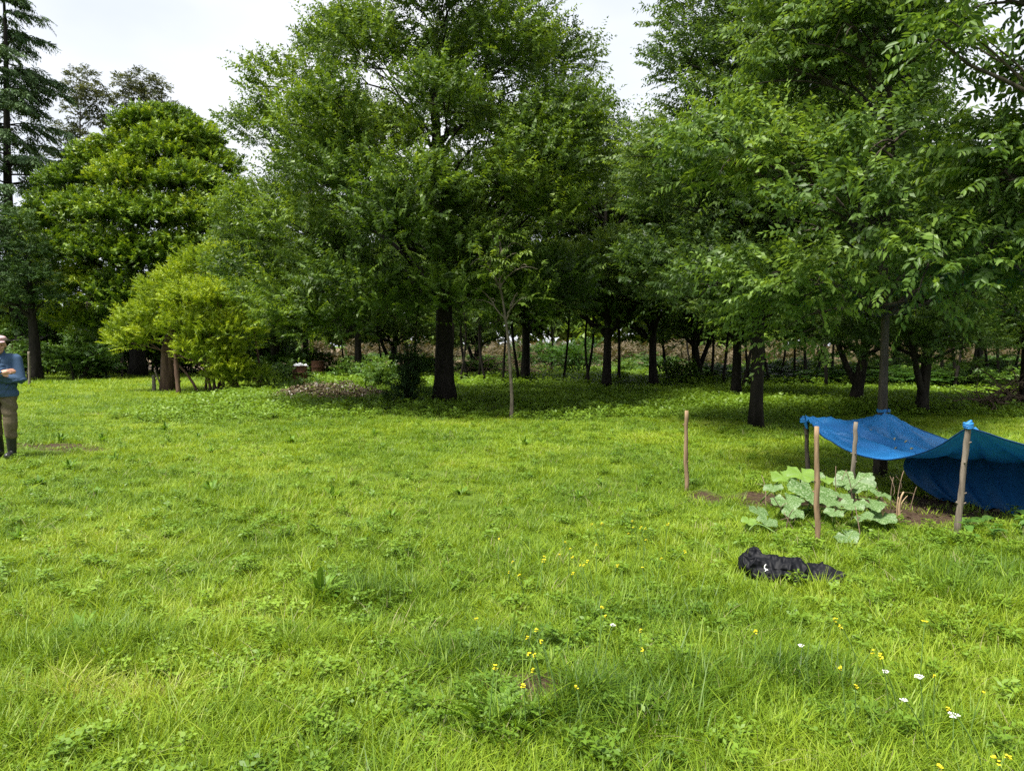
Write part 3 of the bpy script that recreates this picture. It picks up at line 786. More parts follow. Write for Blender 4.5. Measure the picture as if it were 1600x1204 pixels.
# ------------------------------------------------------------------ modelling helpers for solid things
def capsule(mb, p0, p1, r0, r1, sides=14, sq=(1, 1)):
    p0, p1 = np.asarray(p0, float), np.asarray(p1, float)
    d = p1 - p0; L = np.linalg.norm(d); d = d / max(L, 1e-6)
    a0 = np.radians([85, 60, 35, 15]); a1 = np.radians([15, 35, 60, 85])
    pts, rr = [], []
    for a in a0: pts.append(p0 - d * r0 * math.sin(a)); rr.append(r0 * math.cos(a))
    for t in (0, .33, .67, 1): pts.append(p0 + (p1 - p0) * t); rr.append(r0 + (r1 - r0) * t)
    for a in a1: pts.append(p1 + d * r1 * math.sin(a)); rr.append(r1 * math.cos(a))
    mb.tube(pts, rr, sides)

def ellipsoid(mb, c, r, rot=(0, 0, 0), seg=16, rings=10):
    th = np.linspace(0, 2 * np.pi, seg, endpoint=False); ph = np.linspace(-math.pi / 2, math.pi / 2, rings + 1)[1:-1]
    v = [[0, 0, -1]] + [[math.cos(p) * math.cos(t), math.cos(p) * math.sin(t), math.sin(p)] for p in ph for t in th] + [[0, 0, 1]]
    v = np.array(v) * np.asarray(r, float)
    v = v @ np.array(Euler(rot).to_matrix()).T + np.asarray(c, float)
    k = len(ph); q, t_ = [], []
    for i in range(k - 1):
        for j in range(seg):
            q.append([1 + i * seg + j, 1 + i * seg + (j + 1) % seg, 1 + (i + 1) * seg + (j + 1) % seg, 1 + (i + 1) * seg + j])
    for j in range(seg):
        t_.append([0, 1 + (j + 1) % seg, 1 + j]); t_.append([len(v) - 1, 1 + (k - 1) * seg + j, 1 + (k - 1) * seg + (j + 1) % seg])
    mb.add(v, q, t_)

def fuse(mb, name, mat, voxel=0.008, smooth=6):
    """one continuous skin round everything in mb"""
    o = bpy.data.objects.new('tmp', mb.mesh('tmp', None, True)); COL.objects.link(o)
    r = o.modifiers.new('r', 'REMESH'); r.mode = 'VOXEL'; r.voxel_size = voxel; r.use_smooth_shade = True
    if smooth:
        s = o.modifiers.new('s', 'SMOOTH'); s.iterations = smooth; s.factor = 0.5
    dg = bpy.context.evaluated_depsgraph_get()
    me = bpy.data.meshes.new_from_object(o.evaluated_get(dg))
    me.name = name
    bpy.data.objects.remove(o)
    me.materials.clear(); me.materials.append(mat)
    me.polygons.foreach_set('use_smooth', np.ones(len(me.polygons), bool))
    return me

def displace(me, fn):
    n_ = len(me.vertices); co = np.empty(n_ * 3, np.float32); no = np.empty(n_ * 3, np.float32)
    me.vertices.foreach_get('co', co); me.vertices.foreach_get('normal', no)
    co = co.reshape(-1, 3); no = no.reshape(-1, 3)
    co = co + no * fn(co)[:, None]
    me.vertices.foreach_set('co', co.astype(np.float32).ravel()); me.update()

def cloth_mat(name, c1, c2, scale=60, rough=0.9, bump=0.3, trans=0.0, tcol=None, spec=0.2, stretch=(1, 1, 1), dist=0.004):
    m = rough_mat(name, c1, c2, scale, rough=rough, bump=bump, stretch=stretch, dist=dist, spec=spec)
    if trans:
        n, l = m.node_tree.nodes, m.node_tree.links
        bs = [x for x in n if x.type == 'BSDF_PRINCIPLED'][0]; out = [x for x in n if x.type == 'OUTPUT_MATERIAL'][0]
        tr = n.new('ShaderNodeBsdfTranslucent'); tr.inputs['Color'].default_value = (*tcol, 1)
        ms = n.new('ShaderNodeMixShader'); ms.inputs[0].default_value = trans
        l.new(bs.outputs[0], ms.inputs[1]); l.new(tr.outputs[0], ms.inputs[2]); l.new(ms.outputs[0], out.inputs['Surface'])
    return m

# ------------------------------------------------------------------ wooden stakes
def stake(base, top, r, mat, label, name='wooden_stake', knots=3):
    base, top = np.asarray(base, float), np.asarray(top, float)
    k = 12; t = np.linspace(0, 1, k)[:, None]
    p = (top - base) * t
    p[1:-1, :2] += rng.normal(0, 0.0025, (k - 2, 2))
    p[:, 0] += 0.004 * np.sin(t[:, 0] * 4 + base[0])
    p[0, 2] = -0.12
    mb = MB()
    mb.tube(p, r * (1.08 - 0.16 * t[:, 0]) * (1 + rng.normal(0, .05, k)), 10, wob=.05)
    for _ in range(knots):
        i = rng.integers(3, k - 2); a = rng.random() * 6.28
        q = p[i] + np.array([math.cos(a), math.sin(a), 0]) * r * .8
        capsule(mb, q, q + np.array([math.cos(a), math.sin(a), .6]) * r * .7, r * .35, r * .25, 7)
    o = link(name, mb.mesh(name, mat, True), None, base)
    return tag(o, label, 'stake')
def stake_px(bx, by, tx, ty, r, mat, label, d=None, **k):
    b = gnd(bx, by) if d is None else np.array([*at(bx, by, d)[:2], 0])
    return stake(b, at(tx, ty, b[1]), r, mat, label, **k)
stake_px(1278, 856, 1276, 666, .020, M['stake'], 'brown wooden stake standing in front of the pumpkin leaves')
stake_px(1072, 766, 1073, 641, .022, M['stake'], 'lone wooden stake left of the pumpkin patch')
stake_px(1331, 800, 1337, 659, .021, M['stake_grey'], 'wooden stake behind the pumpkin leaves in front of the tarp hem')
stake_px(1496, 838, 1513, 660, .024, M['stake_grey'], 'thin crooked stake with knots carrying the right corner of the blue tarp', knots=6)
stake_px(1264, 752, 1259, 652, .026, M['bark_mid'], 'short dark stake carrying the left end of the blue tarp')
stake_px(46, 603, 45, 549, .045, M['stake_grey'], 'thin post on the lawn right behind the man')
stake_px(279, 616, 274, 546, .075, M['bark_red'], 'upright post in front of the golden bush trunk')
stake_px(241, 612, 240, 586, .06, M['stake_grey'], 'short stump post left of the golden bush')
stake_px(254, 610, 242, 578, .03, M['bark_pale'], 'leaning pale stick beside the short stump post')
stake_px(191, 590, 191, 548, .05, M['bark_mid'], 'thin dark pole between the laurel shrubs')

# ------------------------------------------------------------------ blue tarp
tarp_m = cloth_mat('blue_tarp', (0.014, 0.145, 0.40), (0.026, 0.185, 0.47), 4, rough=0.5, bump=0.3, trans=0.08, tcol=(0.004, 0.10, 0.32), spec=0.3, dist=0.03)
def cloth_step(X, W, X0, slack, iters, reps, g, bend):
    nu, nv = X.shape[:2]
    sets = []
    def cs(a, b):
        sets.append((a, b, np.linalg.norm(X0[a] - X0[b], axis=-1, keepdims=True) * slack + .002))
    for s in (0, 1):
        cs((slice(s, nu - 1, 2), slice(None)), (slice(s + 1, nu, 2), slice(None)))
        cs((slice(None), slice(s, nv - 1, 2)), (slice(None), slice(s + 1, nv, 2)))
        for e in (0, 1):
            na_, nb_ = len(range(s, nu - 1, 2)), len(range(e, nv - 1, 2))
            cs((slice(s, s + 2 * na_, 2), slice(e, e + 2 * nb_, 2)), (slice(s + 1, s + 1 + 2 * na_, 2), slice(e + 1, e + 1 + 2 * nb_, 2)))
            cs((slice(s + 1, s + 1 + 2 * na_, 2), slice(e, e + 2 * nb_, 2)), (slice(s, s + 2 * na_, 2), slice(e + 1, e + 1 + 2 * nb_, 2)))
    prev = X.copy()
    for it in range(iters):
        vel = (X - prev) * 0.9; prev = X.copy()
        X = X + (vel + np.array([0, 0, -g])) * W
        for rep in range(reps):
            for a, b, rest in sets:
                pa, pb = X[a], X[b]
                d = pb - pa; L = np.linalg.norm(d, axis=-1, keepdims=True) + 1e-9
                c = d * (np.maximum(L - rest, 0) / L)
                wa, wb = W[a], W[b]; ws = np.maximum(wa + wb, 1e-6)
                X[a] = pa + c * wa / ws; X[b] = pb - c * wb / ws
        lap = np.zeros_like(X)
        lap[1:-1] += (X[:-2] + X[2:]) / 2 - X[1:-1]
        lap[:, 1:-1] += (X[:, :-2] + X[:, 2:]) / 2 - X[:, 1:-1]
        X = X + lap * bend * W
    return X
def cloth(nu, nv, rear, front, pins, slack=1.05, seed=3):
    """pins: (u, v) -> point.  Coarse solve, then refined"""
    def poly(pl, u):
        us = np.array([p[0] for p in pl]); ps = np.array([p[1] for p in pl])
        return np.stack([np.interp(u, us, ps[:, i]) for i in range(3)], -1)
    def grid(nu, nv):
        uu, vv = np.linspace(0, 1, nu), np.linspace(0, 1, nv)
        A_, B_ = poly(rear, uu), poly(front, uu)
        X0 = A_[:, None, :] * (1 - vv)[None, :, None] + B_[:, None, :] * vv[None, :, None]
        W = np.ones((nu, nv, 1)); T = X0.copy()
        for (u, v), p in pins.items():
            i, j = round(u * (nu - 1)), round(v * (nv - 1)); T[i, j] = p; W[i, j] = 0
        for j in range(nv): W[0, j] = 0
        return X0, W, T
    cu, cv = 31, 21
    X0, W, T = grid(cu, cv)
    X = np.where(W == 0, T, X0 + np.random.default_rng(seed).normal(0, .02, X0.shape))
    X = cloth_step(X, W, X0, slack, 300, 14, .00015, .03)
    # refine
    def up1(X, n, ax):
        m_ = X.shape[ax]; t = np.linspace(0, m_ - 1, n); i = np.minimum(t.astype(int), m_ - 2); f_ = t - i
        a, b = np.take(X, i, ax), np.take(X, i + 1, ax)
        f_ = f_.reshape([-1 if k == ax else 1 for k in range(3)])
        return a * (1 - f_) + b * f_
    Xf = up1(up1(X, nu, 0), nv, 1)
    X0, W, T = grid(nu, nv)
    Xf = np.where(W == 0, np.where(np.linalg.norm(T - Xf, axis=-1, keepdims=True) < .4, T, Xf), Xf)
    return cloth_step(Xf, W, X0, slack, 60, 4, .00002, .12)
def sheet_mesh(name, X, mat, thick=0.003):
    nu, nv = X.shape[:2]
    vi = np.arange(nu * nv).reshape(nu, nv)
    q = np.stack([vi[:-1, :-1], vi[1:, :-1], vi[1:, 1:], vi[:-1, 1:]], -1).reshape(-1, 4)
    return mesh_from(name, X.reshape(-1, 3), q, mat, True)
tA, tB, tC = at(1254, 652, gnd(1264, 752)[1]), at(1383, 644, TT[1] - .10), at(1513, 664, gnd(1496, 838)[1])
tD, tE = at(1760, 700, 8.4), at(1745, 712, 6.7)
nu, nv = 91, 61
tA0, tA1 = tA + np.array([.0, .05, .0]), tA + np.array([.02, -.25, -.05])
pins = {(0.30, 0): tB, (0.70, 1): tC, (1, 0): tD, (1, 1): tE}
Xr = cloth(nu, nv, [(0, tA0), (0.30, tB), (1, tD)], [(0, tA1), (0.2, at(1300, 692, 8.4)), (0.40, at(1368, 724, 7.7)), (.56, at(1440, 705, 6.95)), (0.70, tC), (1, tE)], pins, slack=1.008)
Un, Vn = np.meshgrid(np.linspace(0, 1, nu), np.linspace(0, 1, nv), indexing='ij')
def pleat(u0, v0, k, amp, reach, ph=0):
    a_ = np.arctan2(Vn - v0, (Un - u0) * 1.35 + 1e-6); r_ = np.hypot((Un - u0) * 1.35, Vn - v0)
    return amp * (1 - np.abs(np.sin(a_ * k + ph + 3 * fbm(Un * 5, Vn * 5)))) * np.exp(-r_ / reach) * np.clip(r_ / .06, 0, 1)
wr = pleat(.3, 0, 5, .055, .30) + pleat(0, .5, 7, .05, .30, 1) + pleat(.7, 1, 5, .045, .28, 2)
wr += .035 * (1 - np.abs(np.sin(9 * (Vn - .45 * Un) + 5 * fbm(Un * 3 + 4, Vn * 3)))) ** 2 * np.sin(np.pi * Vn) + .012 * (fbm(Un * 22, Vn * 16) - .5)
q_ = Vn - .50 - .12 * Un + .05 * np.sin(Un * 9)
wr += .11 * np.where(q_ < 0, np.exp(q_ / .12), np.exp(-q_ / .022)) * np.clip(Un / .1, 0, 1) * np.clip((.62 - Un) / .15, 0, 1)
q_ = Vn - .78 + .10 * Un
wr += .05 * np.where(q_ < 0, np.exp(q_ / .09), np.exp(-q_ / .02)) * np.clip((Un - .1) / .1, 0, 1) * np.clip((.6 - Un) / .2, 0, 1)
wr += .03 * (1 - np.abs(np.sin(Vn * 13 + Un * 4 + 2 * fbm(Un * 6, Vn * 6 + 7)))) * np.clip((.25 - Un) / .2, 0, 1)
def crease(a, b, amp, w_):
    a, b = np.array(a), np.array(b); d_ = (b - a) / np.linalg.norm(b - a)
    px_, py_ = Un * 1.35 - a[0] * 1.35, Vn - a[1]; d2 = np.array([d_[0] * 1.35, d_[1]]); d2 /= np.linalg.norm(d2)
    s_ = np.abs(px_ * d2[1] - py_ * d2[0]); t_ = px_ * d2[0] + py_ * d2[1]; L_ = np.linalg.norm((b - a) * [1.35, 1])
    return amp * np.exp(-s_ / w_) * np.clip(t_ / .08, 0, 1) * np.clip((L_ - t_) / .15, 0, 1)
for a_, b_, m_ in [((.3, 0), (.48, .75), .05), ((.3, 0), (.22, .7), .045), ((.3, 0), (.62, .55), .05), ((.3, 0), (.38, .5), -.04), ((.02, .3), (.45, .52), .05), ((.02, .6), (.5, .8), .05), ((.02, .45), (.42, .66), -.04), ((.7, 1), (.5, .5), .045), ((.7, 1), (.66, .4), .05), ((.7, 1), (.85, .4), .05), ((.7, 1), (.58, .72), -.035)]:
    wr += crease(a_, b_, m_, .022)
Xr[..., 2] += wr - .02
print('tarp z', Xr[..., 2].min(), 'hem', Xr[:, -1, 2].min())
tarp = tag(empty('blue_tarp', (tB[0], tB[1] - 1.2, 0)), 'blue tarp tied low between stakes and an elm trunk', 'tarp')
off = np.array(tarp.location)
link('roof_sheet', sheet_mesh('tarp_roof', Xr - off, tarp_m), tarp)
hem_m = cloth_mat('tarp_hem', (0.003, 0.030, 0.11), (0.004, 0.045, 0.15), 20, rough=.6, bump=.3)
for edge in (Xr[:, -1], Xr[:, 0]):
    mb = MB(); mb.tube(edge - off, .007, 6); link('hem', mb.mesh('tarp_hem', hem_m, True), tarp)
# hanging wall of the tarp
wall_m = cloth_mat('shaded_blue_tarp', (0.004, 0.050, 0.15), (0.007, 0.070, 0.19), 4, rough=.55, bump=.3, trans=.25, tcol=(0.004, 0.085, 0.17), spec=.25, dist=.03)  # same tarp, its blue darkened in the colour for the shade under the roof
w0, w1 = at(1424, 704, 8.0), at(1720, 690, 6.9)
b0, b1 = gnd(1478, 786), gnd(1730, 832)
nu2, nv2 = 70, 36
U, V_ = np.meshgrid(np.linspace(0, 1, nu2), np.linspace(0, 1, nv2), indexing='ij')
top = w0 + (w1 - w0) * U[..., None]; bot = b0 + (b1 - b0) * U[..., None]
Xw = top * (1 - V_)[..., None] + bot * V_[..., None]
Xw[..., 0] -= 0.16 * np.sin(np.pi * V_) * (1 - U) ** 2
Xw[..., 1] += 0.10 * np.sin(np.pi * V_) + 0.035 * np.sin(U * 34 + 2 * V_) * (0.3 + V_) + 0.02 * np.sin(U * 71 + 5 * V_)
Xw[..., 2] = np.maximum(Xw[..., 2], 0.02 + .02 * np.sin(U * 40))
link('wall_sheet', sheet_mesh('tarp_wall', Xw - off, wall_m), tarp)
mb = MB()
for j in range(3):
    th = np.linspace(0, 6.9, 16) + j
    mb.tube(np.stack([.045 * np.cos(th), .045 * np.sin(th), -.03 * j + .01 * np.sin(2 * th)], -1), .022, 6)
capsule(mb, [0, -.03, -.03], [.03, -.04, -.17], .035, .02); capsule(mb, [0.0, 0, 0], [-.02, -.02, .05], .04, .02)
kn = mb.mesh('tarp_knot', tarp_m, True)
k1 = link('knot', kn, tarp, tA - off + np.array([0.02, 0, -.02])); k1.scale = (.75, .75, .6); k2 = link('knot', kn, tarp, tC - off + np.array([0, 0, .01])); k2.rotation_euler = (0, 0, 2); k2.scale = (.62, .62, .5)
mb = MB()
for j in range(3):
    th = np.linspace(0, 6.6, 18)
    mb.tube(np.stack([.10 * np.cos(th), .10 * np.sin(th), .012 * j + .006 * np.sin(3 * th)], -1), .007, 5)
link('tie_cord', mb.mesh('tarp_cord', tarp_m, True), tarp, np.array([TT[0] + .015, TT[1], tB[2]]) - off).scale = (.72, .72, 1)
# fallen leaves lying on the tarp
pal = leaf_mat('fallen_leaf', [(0, (.20, .22, .06)), (1, (.42, .38, .20))], trans=.1)
us = [(int(a * (nu - 1)), int(b * (nv - 1))) for a, b in [(.42, .62), (.45, .60), (.47, .63), (.5, .66), (.40, .58), (.55, .55), (.36, .45), (.33, .40), (.52, .70), (.6, .62), (.3, .5), (.48, .56)]]
Vf, Tt = [], []
for i, j in us:
    c = Xr[i, j] + [0, 0, .006]; e1 = nrm(Xr[i + 1, j] - Xr[i - 1, j]); e2 = nrm(Xr[i, j + 1] - Xr[i, j - 1]); a = rng.random() * 6
    d1 = e1 * math.cos(a) + e2 * math.sin(a); d2 = -e1 * math.sin(a) + e2 * math.cos(a); up_ = np.cross(e1, e2); up_ = up_ * np.sign(up_[2])
    Vf += [c - d1 * .025, c + d2 * .012 + up_ * .006, c + d1 * .025, c - d2 * .012 + up_ * .006]; Tt.append(rng.random())
tag(link('fallen_leaves', mesh_from('fallen_leaves', np.array(Vf), np.arange(len(Vf)).reshape(-1, 4), pal, False, Tt)), 'small pale fallen leaves lying on the blue tarp', 'leaves', kind='stuff')

# ------------------------------------------------------------------ pumpkin plant
m, n, l, out = new_mat('pumpkin_leaf')
tc = n.new('ShaderNodeTexCoord')
vo = n.new('ShaderNodeTexVoronoi'); vo.inputs['Scale'].default_value = 9; nz = n.new('ShaderNodeTexNoise'); nz.inputs['Scale'].default_value = 14; nz.inputs['Detail'].default_value = 5
l.new(tc.outputs['Object'], nz.inputs['Vector']); l.new(tc.outputs['Object'], vo.inputs['Vector'])
va = n.new('ShaderNodeAttribute'); va.attribute_name = 'vein'
r1 = ramp(n, [(0.42, (0.065, 0.140, 0.030)), (0.54, (0.105, 0.185, 0.055)), (0.62, (0.27, 0.35, 0.20))])
l.new(nz.outputs['Fac'], r1.inputs['Fac'])
oi = n.new('ShaderNodeObjectInfo')
young = n.new('ShaderNodeMix'); young.data_type = 'RGBA'; young.inputs[7].default_value = (0.16, 0.28, 0.03, 1)
gt = n.new('ShaderNodeMath'); gt.operation = 'GREATER_THAN'; gt.inputs[1].default_value = .75
l.new(oi.outputs['Random'], gt.inputs[0]); sc_ = n.new('ShaderNodeMath'); sc_.operation = 'MULTIPLY'; sc_.inputs[1].default_value = .75
l.new(gt.outputs[0], sc_.inputs[0]); l.new(sc_.outputs[0], young.inputs[0]); l.new(r1.outputs[0], young.inputs[6])
mv = n.new('ShaderNodeMix'); mv.data_type = 'RGBA'; mv.inputs[7].default_value = (0.15, 0.24, 0.08, 1)
l.new(va.outputs['Fac'], mv.inputs[0]); l.new(young.outputs[2], mv.inputs[6])
bs = n.new('ShaderNodeBsdfPrincipled'); bs.inputs['Roughness'].default_value = .55; l.new(mv.outputs[2], bs.inputs['Base Color'])
tr = n.new('ShaderNodeBsdfTranslucent'); l.new(mv.outputs[2], tr.inputs['Color']); ms = n.new('ShaderNodeMixShader'); ms.inputs[0].default_value = .3
l.new(bs.outputs[0], ms.inputs[1]); l.new(tr.outputs[0], ms.inputs[2]); l.new(ms.outputs[0], out.inputs['Surface'])
M['pumpkin'] = m
M['stem'] = rough_mat('green_stem', (0.07, 0.14, 0.03), (0.15, 0.24, 0.06), 30, rough=.6, bump=.2)

def lobed_leaf(seed):
    g_ = np.random.default_rng(seed)
    na_, nr_ = 50, 7
    th = np.linspace(-math.pi * .94, math.pi * .94, na_)            # notch behind, where the stalk joins
    lob = 0.90 + 0.055 * np.cos(th * 5) + 0.025 * np.cos(th * 16 + g_.random() * 6) + .02 * g_.normal(0, 1, na_)
    rr = np.linspace(0.0, 1, nr_)
    Rr = rr[:, None] * lob[None, :] * (1 - .22 * (np.abs(th) > 2.5)[None, :] * rr[:, None])
    x = Rr * np.sin(th); y = Rr * np.cos(th) * 0.95 + 0.12
    vein = np.clip(np.cos(th * 5), 0, 1) ** 14
    z = 0.16 * Rr ** 2 - 0.05 * vein[None, :] * (rr > .1)[:, None] * rr[:, None] + 0.07 * np.sin(th * 3 + g_.random() * 6)[None, :] * rr[:, None] ** 2 - 0.15 * Rr ** 4 + .05 * np.cos(th * 5 + math.pi)[None, :] * rr[:, None] ** 2
    V = np.stack([x, y, z], -1).reshape(-1, 3)
    vi = np.arange(nr_ * na_).reshape(nr_, na_)
    q = np.stack([vi[:-1, :-1], vi[1:, :-1], vi[1:, 1:], vi[:-1, 1:]], -1).reshape(-1, 4)
    me = mesh_from('pumpkin_leaf', V, q, M['pumpkin'], True)
    a = me.attributes.new('vein', 'FLOAT', 'POINT'); a.data.foreach_set('value', np.tile(vein * .8, nr_).astype(np.float32))
    return me
leafs = [lobed_leaf(s) for s in range(4)]
PK = gnd(1300, 815)
pk = tag(empty('pumpkin_plant', PK), 'pumpkin plant with broad mottled leaves between the stakes', 'plant')
spots = [(1252, 738, 7.2, 52, 0), (1222, 742, 7.3, 46, 1), (1270, 766, 6.9, 84, 2), (1228, 780, 6.75, 56, 3), (1336, 748, 7.0, 64, 0), (1322, 757, 6.9, 34, 1), (1377, 771, 6.6, 34, 2), (1359, 786, 6.5, 52, 3), (1333, 786, 6.45, 40, 1), (1304, 799, 6.3, 32, 0),
         (1184, 796, 6.5, 38, 2), (1199, 812, 6.3, 34, 1), (1321, 836, 5.95, 42, 3), (1379, 806, 6.4, 44, 0), (1297, 783, 6.6, 36, 2), (1348, 806, 6.3, 34, 1), (1290, 748, 7.3, 36, 3), (1208, 760, 7.2, 32, 0), (1312, 772, 6.7, 34, 1), (1240, 800, 6.5, 36, 2), (1170, 812, 6.3, 26, 0), (1268, 745, 7.4, 40, 1)]
for i, (px, py, d, w, k) in enumerate(spots):
    c = at(px, py, d); sz = w * d / F * .52
    lf = link('leaf', leafs[k], pk, c - PK)
    yaw = rng.random() * 6.28
    lf.rotation_euler = (Matrix.Rotation(rng.normal(.30, .15), 3, 'X') @ Matrix.Rotation(rng.normal(0, .2), 3, 'Y') @ Matrix.Rotation(rng.normal(0, .4) + (math.pi if rng.random() < .75 else yaw), 3, 'Z')).to_euler()
    lf.scale = (sz, sz, sz)
    mb = MB()
    b = np.array([c[0] + rng.normal(0, .12), c[1] + .12 + rng.normal(0, .06), 0.0]) - c
    b[2] = -c[2] + .01
    Mi = np.array((Euler(lf.rotation_euler).to_matrix().to_4x4() @ Matrix.Diagonal((sz, sz, sz, 1))).inverted())[:3, :3]
    pth = bez(b, [b[0] * .3, b[1] * .3, b[2] * .4], [0, 0, -.005], 7) @ Mi.T
    mb.tube(pth, np.linspace(.009, .006, 7) / sz, 6)
    link('stalk', mb.mesh('pumpkin_stalk', M['stem'], True), lf)
mb = MB()
for i in range(5):
    p0 = np.array([rng.uniform(-.1, .5), rng.uniform(0, .8), .03])
    mb.tube(bez(p0, p0 + [rng.uniform(-.4, .4), rng.uniform(-.2, .2), .08], p0 + [rng.uniform(-.5, .5), rng.uniform(-.3, .1), 0], 10), .008, 6)
th = np.linspace(0, 1, 12); v0 = gnd(1170, 838) - PK
mb.tube(np.stack([v0[0] + .3 * th, v0[1] + .05 * np.sin(th * 6), .05 + .04 * np.sin(th * 5)], -1), .006, 6)
link('vine', mb.mesh('pumpkin_vine', M['stem'], True), pk)

# dry stems and the broken stalk by the bed
for i, (bx, by, tx, ty, w) in enumerate([(1310, 806, 1306, 728, 4), (1330, 815, 1322, 735, 4), (1394, 815, 1396, 745, 4), (1400, 805, 1412, 735, 3), (1345, 838, 1336, 790, 4), (1240, 818, 1205, 770, 4), (1256, 835, 1225, 800, 4), (1422, 800, 1432, 760, 3), (1196, 790, 1190, 742, 5), (1385, 800, 1370, 760, 3), (1290, 838, 1262, 812, 4), (1228, 838, 1240, 795, 4)]):
    b = gnd(bx, by); e = at(tx, ty, b[1] + rng.normal(0, .1))
    mb = MB(); mb.tube(bez([0, 0, -.03], (e - b) * .5 + rng.normal(0, .04, 3), e - b, 8), np.linspace(.006, .003, 8), 5)
    s_ = .55; mid_ = (e - b) * s_
    mb.tube(bez(mid_, mid_ + [.04, 0, .05], mid_ + rng.normal(0, .07, 3) + [0, 0, .08], 5), np.linspace(.004, .002, 5), 4)
    tag(link('dry_stem', mb.mesh('dry_stem', M['twig'], True), None, b), 'thin dry brown stem sticking up among the pumpkin leaves', 'stem', 'dry stems in the pumpkin bed')
b = gnd(1405, 818); mb = MB()
for tx, ty, w in [(1412, 768, .016), (1418, 774, .009), (1404, 776, .008)]:
    e = at(tx, ty, b[1]) - b
    mb.tube(bez([rng.normal(0, .01), 0, -.03], [-.03, 0, e[2] * .6], e, 8), np.linspace(w, w * .35, 8), 7, wob=.1)
tag(link('broken_stalk', mb.mesh('broken_stalk', rough_mat('straw_stalk', (.18, .11, .06), (.48, .36, .22), 18, bump=.4, stretch=(1, 1, .2)), True), None, b), 'pale split broken stalk at the edge of the dark soil', 'stalk')

# broad leafed weed beside the right tarp stake
WD = gnd(1555, 846)
wd = tag(empty('leafy_weed', WD), 'bright green broad leafed weed at the right edge below the tarp', 'plant')
def ovate(seed):
    g_ = np.random.default_rng(seed); k = 7
    s = np.linspace(0, 1, k); w = .40 * np.sin(np.pi * s ** .75) ** .8 * (1 - .35 * s); w[0] = .02; w[-1] = 0.005
    z = -.28 * s ** 2 + .02 * np.sin(s * 12 + seed)
    V = np.concatenate([np.stack([-w, s, z + w * .25], -1), np.stack([0 * s, s, z], -1), np.stack([w, s, z + w * .25], -1)])
    q = []
    for i in range(k - 1):
        q += [[i, k + i, k + i + 1, i + 1], [k + i, 2 * k + i, 2 * k + i + 1, k + i + 1]]
    return mesh_from('weed_leaf', V, np.array(q), M['sapling'], True, np.clip(g_.normal(.75, .1, len(q)), 0, 1))
ovs = [ovate(i) for i in range(3)]
mb = MB()
for i in range(16):
    px, py = rng.uniform(1508, 1640), rng.uniform(812, 842)
    tip = at(px, py, WD[1] + rng.uniform(-.15, .5)) - WD
    tip[2] = max(tip[2], .08)
    b = np.array([tip[0] * .8, tip[1] * .8, -.03])
    st = bez(b, [b[0], b[1], tip[2] * .7], tip, 6); mb = MB(); mb.tube(st, np.linspace(.005, .003, 6), 5); link('stem', mb.mesh('weed_stem', M['stem'], True), wd)
    for k in range(5):
        s = 1 - .17 * k
        q_ = np.array([np.interp(s, np.linspace(0, 1, 6), st[:, j]) for j in range(3)])
        lf = link('leaf', ovs[(i + k) % 3], wd, q_)
        lf.rotation_euler = (rng.normal(.25, .25), rng.normal(0, .2), i * 1.3 + k * 2.2)
        z_ = rng.uniform(.065, .115); lf.scale = (z_, z_, z_)

# ------------------------------------------------------------------ black jacket lying in the grass
JK = (gnd(1174, 890) + gnd(1302, 920)) / 2
mb = MB()
Lp = lambda px, py, d=None: (at(px, py, JK[1] if d is None else d) - JK)
sp = [(-.31, .09, .10, .085), (-.24, .06, .09, .10), (-.15, .04, .085, .105), (-.05, .01, .08, .105), (.06, -.02, .075, .095), (.16, -.05, .07, .085), (.25, -.06, .065, .085), (.31, -.05, .05, .06)]
for a, b in zip(sp[:-1], sp[1:]):
    capsule(mb, a[:3], b[:3], a[3], b[3], 16)
for a, b, r0, r1 in [((-.33, .10, .10), (-.26, .12, .185), .055, .045), ((-.31, .08, .17), (-.22, .13, .19), .04, .032), ((-.29, .02, .05), (-.18, -.04, .05), .06, .06), ((-.16, -.05, .05), (.02, -.10, .045), .06, .05), ((.0, -.09, .05), (.2, -.14, .035), .05, .045), ((.12, -.1, .04), (.29, -.12, .04), .05, .05),
                     ((.22, -.03, .09), (.235, -.01, .165), .04, .022), ((.28, -.05, .06), (.37, -.03, .06), .04, .03), ((-.1, .05, .1), (.05, .03, .135), .05, .04), ((-.2, .08, .12), (-.12, .06, .15), .04, .035), ((.0, -.02, .12), (.12, -.05, .12), .035, .03)]:
    capsule(mb, a, b, r0, r1, 14)
jm = cloth_mat('black_cloth', (0.0022, 0.0025, 0.004), (0.006, 0.0065, 0.009), 120, rough=.6, bump=.15, spec=.16)
jme = fuse(mb, 'jacket_body', jm, .0055, 5)
def folds(c):
    x, y, z = c[:, 0], c[:, 1], c[:, 2]
    w = fbm(x * 10 + 50, y * 10 + 20, .9) * 6
    a = np.sin(x * 17 + y * 20 - z * 20 + w * .9); b = np.sin(x * 38 - y * 20 + z * 30 + w * 1.3)
    r = (1 - np.abs(a)) ** 1.1 * .036 + (1 - np.abs(b)) ** 1.5 * .007
    return (r - .018) * np.clip((z + .02) / .06, .2, 1)
displace(jme, folds)
jk = tag(link('jacket', jme, None, JK), 'crumpled black jacket with small white logo lying on the grass', 'jacket')
jk.rotation_euler = (0, 0, -.14); jk.scale = (.85, .95, .74)
